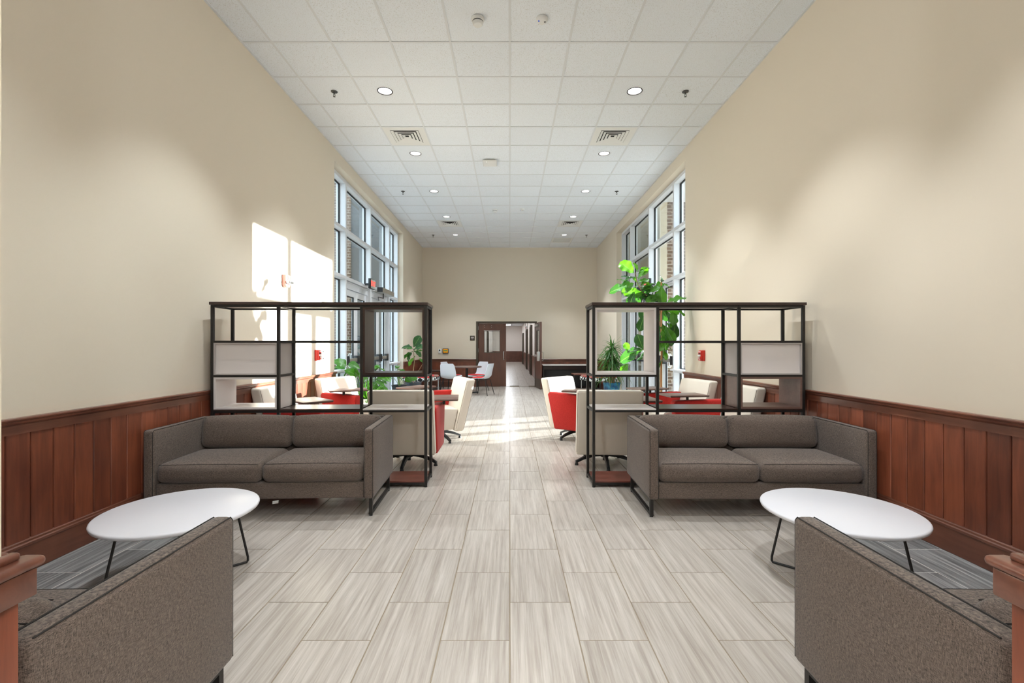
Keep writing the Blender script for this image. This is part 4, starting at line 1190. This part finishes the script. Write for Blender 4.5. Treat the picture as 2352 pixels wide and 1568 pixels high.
LV = [(1466,640,1478,622,2),(1452,662,1430,668,0),(1460,668,1440,690,2),(1476,676,1500,690,1),(1490,672,1512,660,2),(1500,690,1518,672,2),(1536,700,1558,696,2),(1524,712,1512,738,0),(1532,742,1552,758,2),(1526,758,1538,790,0),(1540,728,1558,742,1),(1520,698,1532,720,2),(1534,770,1528,800,2),(1472,655,1488,640,0),(1456,650,1442,658,2),(1500,672,1486,690,1),(1494,680,1476,672,1),(1510,690,1494,712,1),(1530,720,1548,760,1),(1520,735,1508,760,1),(1535,755,1550,790,1),(1526,770,1514,800,0),(1448,640,1432,630,1),(1470,650,1452,662,0),(1482,672,1466,690,1),(1520,780,1534,812,1),(1496,660,1480,646,2),(1545,700,1562,708,1),(1524,820,1514,846,1),(1462,806,1448,824,1),(1500,800,1492,822,1),(1456.6,627.5,1428,604,2),(1463.5,624,1459.7,603,0),(1466,627,1484,609,1),(1466.6,637,1485,614.5,0),(1466,637,1440.5,633.6,1),(1463.5,648,1484,642,2),
 (1463,648,1456,636,0),(1441,646.6,1420,639,0),(1450,656,1407,659,1),(1450,652,1424,648,1),(1437,662,1424,675,1),(1488,681,1439,668,0),(1472,663,1499,646,0),(1473.5,669,1502,655,1),
 (1458,672,1443,697,1),(1462,675,1452,702,1),(1462,682,1497,680,1),(1470,690,1446,696,1),(1519,655,1520,694,0),(1522,651,1537,659,2),(1518,648,1524,634,1),(1528,696,1571,683,2),(1512,672,1503,700,0),
 (1505,675,1490,697,2),(1521,706,1533,739,1),(1540,705,1569.6,722,2),(1546,708,1550,742,0),(1530,712,1556,716,0),(1538,730,1552,733,1),(1522,745,1535,786,0),(1528,748,1546,783,2),(1552,740,1546,779,1),(1518,750,1522,790,2),
 (1528,790,1540,800,2),(1519,800,1533,822,0),(1445,808,1436,789,2),(1477.5,802,1466,775,1),(1478,801,1426,822,1),(1476,803,1446,800,1),(1479,803,1472,829,1),(1443,834,1429,854,2),(1480,723,1470,754,1),(1480,700,1476,728,1),
 (1500,690,1484,704,1),(1512,700,1500,730,0),(1524,690,1540,706,1),(1506,660,1522,648,0),(1516,760,1502,785,1),(1514,720,1498,745,1)]
for (xa, ya, xb, yb, mi_) in LV:
    ya_ = D + random.uniform(-0.12, 0.12)
    p0 = W(xa, ya, ya_); p1 = W(xb, yb, ya_ + random.uniform(-0.09, 0.09))
    put_leaf(t, FIG[mi_], p0, p1 + (p1-p0)*0.14, wide=random.uniform(0.95, 1.3) if (p1-p0).length < 0.3 else 0.85)

# yucca-like plant in blue pot
def strap_bm(b, p0, dirv, ln, wd, sag, n=7):
    d = Vector(dirv).normalized(); side = d.cross(Vector((0, 0, 1)))
    if side.length < 0.05: side = Vector((1, 0, 0))
    side.normalize(); pr = None
    for i in range(n+1):
        tt = i/n; c = Vector(p0)+d*ln*tt + Vector((0, 0, -sag*tt*tt*ln)); w = wd*(1-tt**3)*(0.6+0.4*min(1, tt*4)); k = Vector((0, 0, w*0.3))
        r = [b.verts.new(c-side*w+k), b.verts.new(c), b.verts.new(c+side*w+k)]
        if pr:
            b.faces.new((pr[0], pr[1], r[1], r[0])); b.faces.new((pr[1], pr[2], r[2], r[1]))
        pr = r
t = thing('cane_plant', 'bushy plant with long sword leaves in a blue glazed pot before the right windows', 'plant', (2.33, 10.6, 0))
pot(t, 0.14, 0.195, 0.45, M['blue_pot'])
b = bm_new(); heads = [(-0.08, 0.0, 1.0), (0.09, 0.03, 0.88), (0.0, -0.05, 1.22), (-0.02, 0.1, 0.75)]
for hx, hy, hz in heads: tube(b, [(hx*0.5, hy*0.5, 0.40), (hx*0.8, hy, (0.4+hz)/2), (hx, hy, hz)], 0.022, 8)
obj('cane', b, M['bark'], t)
for hx, hy, hz in heads:
    b = bm_new()
    for k in range(85):
        a = random.uniform(0, 2*PI); el = random.uniform(-0.5, 1.45)
        strap_bm(b, (hx, hy, hz+random.uniform(-0.12, 0.08)), (math.cos(a)*math.cos(el), math.sin(a)*math.cos(el), math.sin(el)), random.uniform(0.30, 0.48), random.uniform(0.012, 0.020), random.uniform(0.2, 0.9))
    o = obj('foliage', b, M['strap'], t, 60); o['kind'] = 'stuff'
# left window plants
D = 7.95
t = thing('philodendron', 'large leaved green plant in a pot before the left glass doors', 'plant', (-2.53, D, 0))
pot(t, 0.16, 0.21, 0.40, M['tray_pot'])
crown = W(826, 905, D)
PL = [(792.5,841,765.5,851,0),(796,838,768,823,1),(801,834,824,842,0),(806,846,822,862,0),(862,843,895,853,0),(857,874,894,893,0),(866,868,884,872,1),(868,846,850,838,1),(846,880,872,896,1),(838,852,830,872,1),(812,872,800,886,1),(818,862,806,850,1),(852,850,866,838,0),(874,858,890,862,1),(858,888,878,898,0),(800,852,786,862,1)]
b = bm_new()
for (xa, ya, xb, yb, k) in PL:
    p0 = W(xa, ya, D+random.uniform(-0.15, 0.1)); p1 = W(xb, yb, D+random.uniform(-0.25, 0.05))
    put_leaf(t, PHI[k], p0, p1+(p1-p0)*0.15, wide=1.0)
    st = Vector((crown.x, crown.y, 0.38)); mid = (st+p0)/2+Vector((0, 0, 0.12))
    tube(b, [st-t.location, mid-t.location, p0-t.location], 0.006, 6)
obj('stems', b, M['stem_green'], t)
t = thing('strap_leaf_plant', 'grassy strap leaved plant in a white pot behind the left lounge chairs', 'plant', (-2.26, 7.32, 0))
pot(t, 0.15, 0.19, 0.46, M['white_pot'])
b = bm_new()
for k in range(70):
    a = random.uniform(0, 2*PI); el = random.uniform(0.35, 1.45)
    strap_bm(b, (random.uniform(-0.05, 0.05), random.uniform(-0.05, 0.05), 0.42), (math.cos(a)*math.cos(el), math.sin(a)*math.cos(el), math.sin(el)), random.uniform(0.34, 0.62), random.uniform(0.009, 0.015), random.uniform(0.1, 0.8))
o = obj('foliage', b, M['philo'], t, 60); o['kind'] = 'stuff'
D = 10.9
t = thing('small_fig', 'young fig plant on one thin stem in a grey pot, far left', 'plant', tuple(W(949.5, 900, D).xy)+(0,))
pot(t, 0.14, 0.185, 0.43, M['tray_pot'])
b = bm_new(); q = lambda px, py: W(px, py, D)-t.location
tube(b, [(0, 0, 0.38), q(949.5, 850), q(952, 830), q(950, 806), q(949.5, 800)], 0.009, 8, rads=[0.011, 0.010, 0.008, 0.006, 0.004])
tube(b, [(0.02, 0, 0.38), q(962, 850), q(971, 835)], 0.005, 6); obj('trunk', b, M['bark'], t)
for (xa, ya, xb, yb, k) in ((950,797,963,774,1),(948,801,925,791,1),(950,803,971,790,1),(951,805,969,803,0),(951,806,969,814,1),(948,807,928,815,1),(947,809,932,825,1),(953,818,937,837,0),(948,800,935,799,0),(972,834,964,824,2),(971,834,982,828,2)):
    y_ = D+random.uniform(-0.08, 0.08); p0 = W(xa, ya, y_); p1 = W(xb, yb, y_+random.uniform(-0.08, 0.08))
    put_leaf(t, FIG[k], p0, p1+(p1-p0)*0.1, wide=1.2)
D = 10.4
t = thing('small_philodendron', 'low dark green leafy plant in a black tub at the far left', 'plant', tuple(W(917, 900, D).xy)+(0,))
pot(t, 0.14, 0.165, 0.41, M['black_plastic'])
b = bm_new()
for (xa, ya, xb, yb, k) in ((912,848,928,852,0),(918,852,930,856,1),(908,845,916,840,0),(905,868,892,873,0),(915,866,928,872,1),(930,868,943,874,0),(925,860,940,862,1),(910,858,898,862,1),(940,866,956,868,0)):
    y_ = D+random.uniform(-0.1, 0.1); p0 = W(xa, ya, y_); p1 = W(xb, yb, y_+random.uniform(-0.08, 0.08))
    put_leaf(t, PHI[k], p0, p1+(p1-p0)*0.3, wide=1.2)
    tube(b, [(0, 0, 0.38), ((p0-t.location)+Vector((0, 0, 0.40)))/2, p0-t.location], 0.005, 6)
obj('stems', b, M['stem_green'], t)
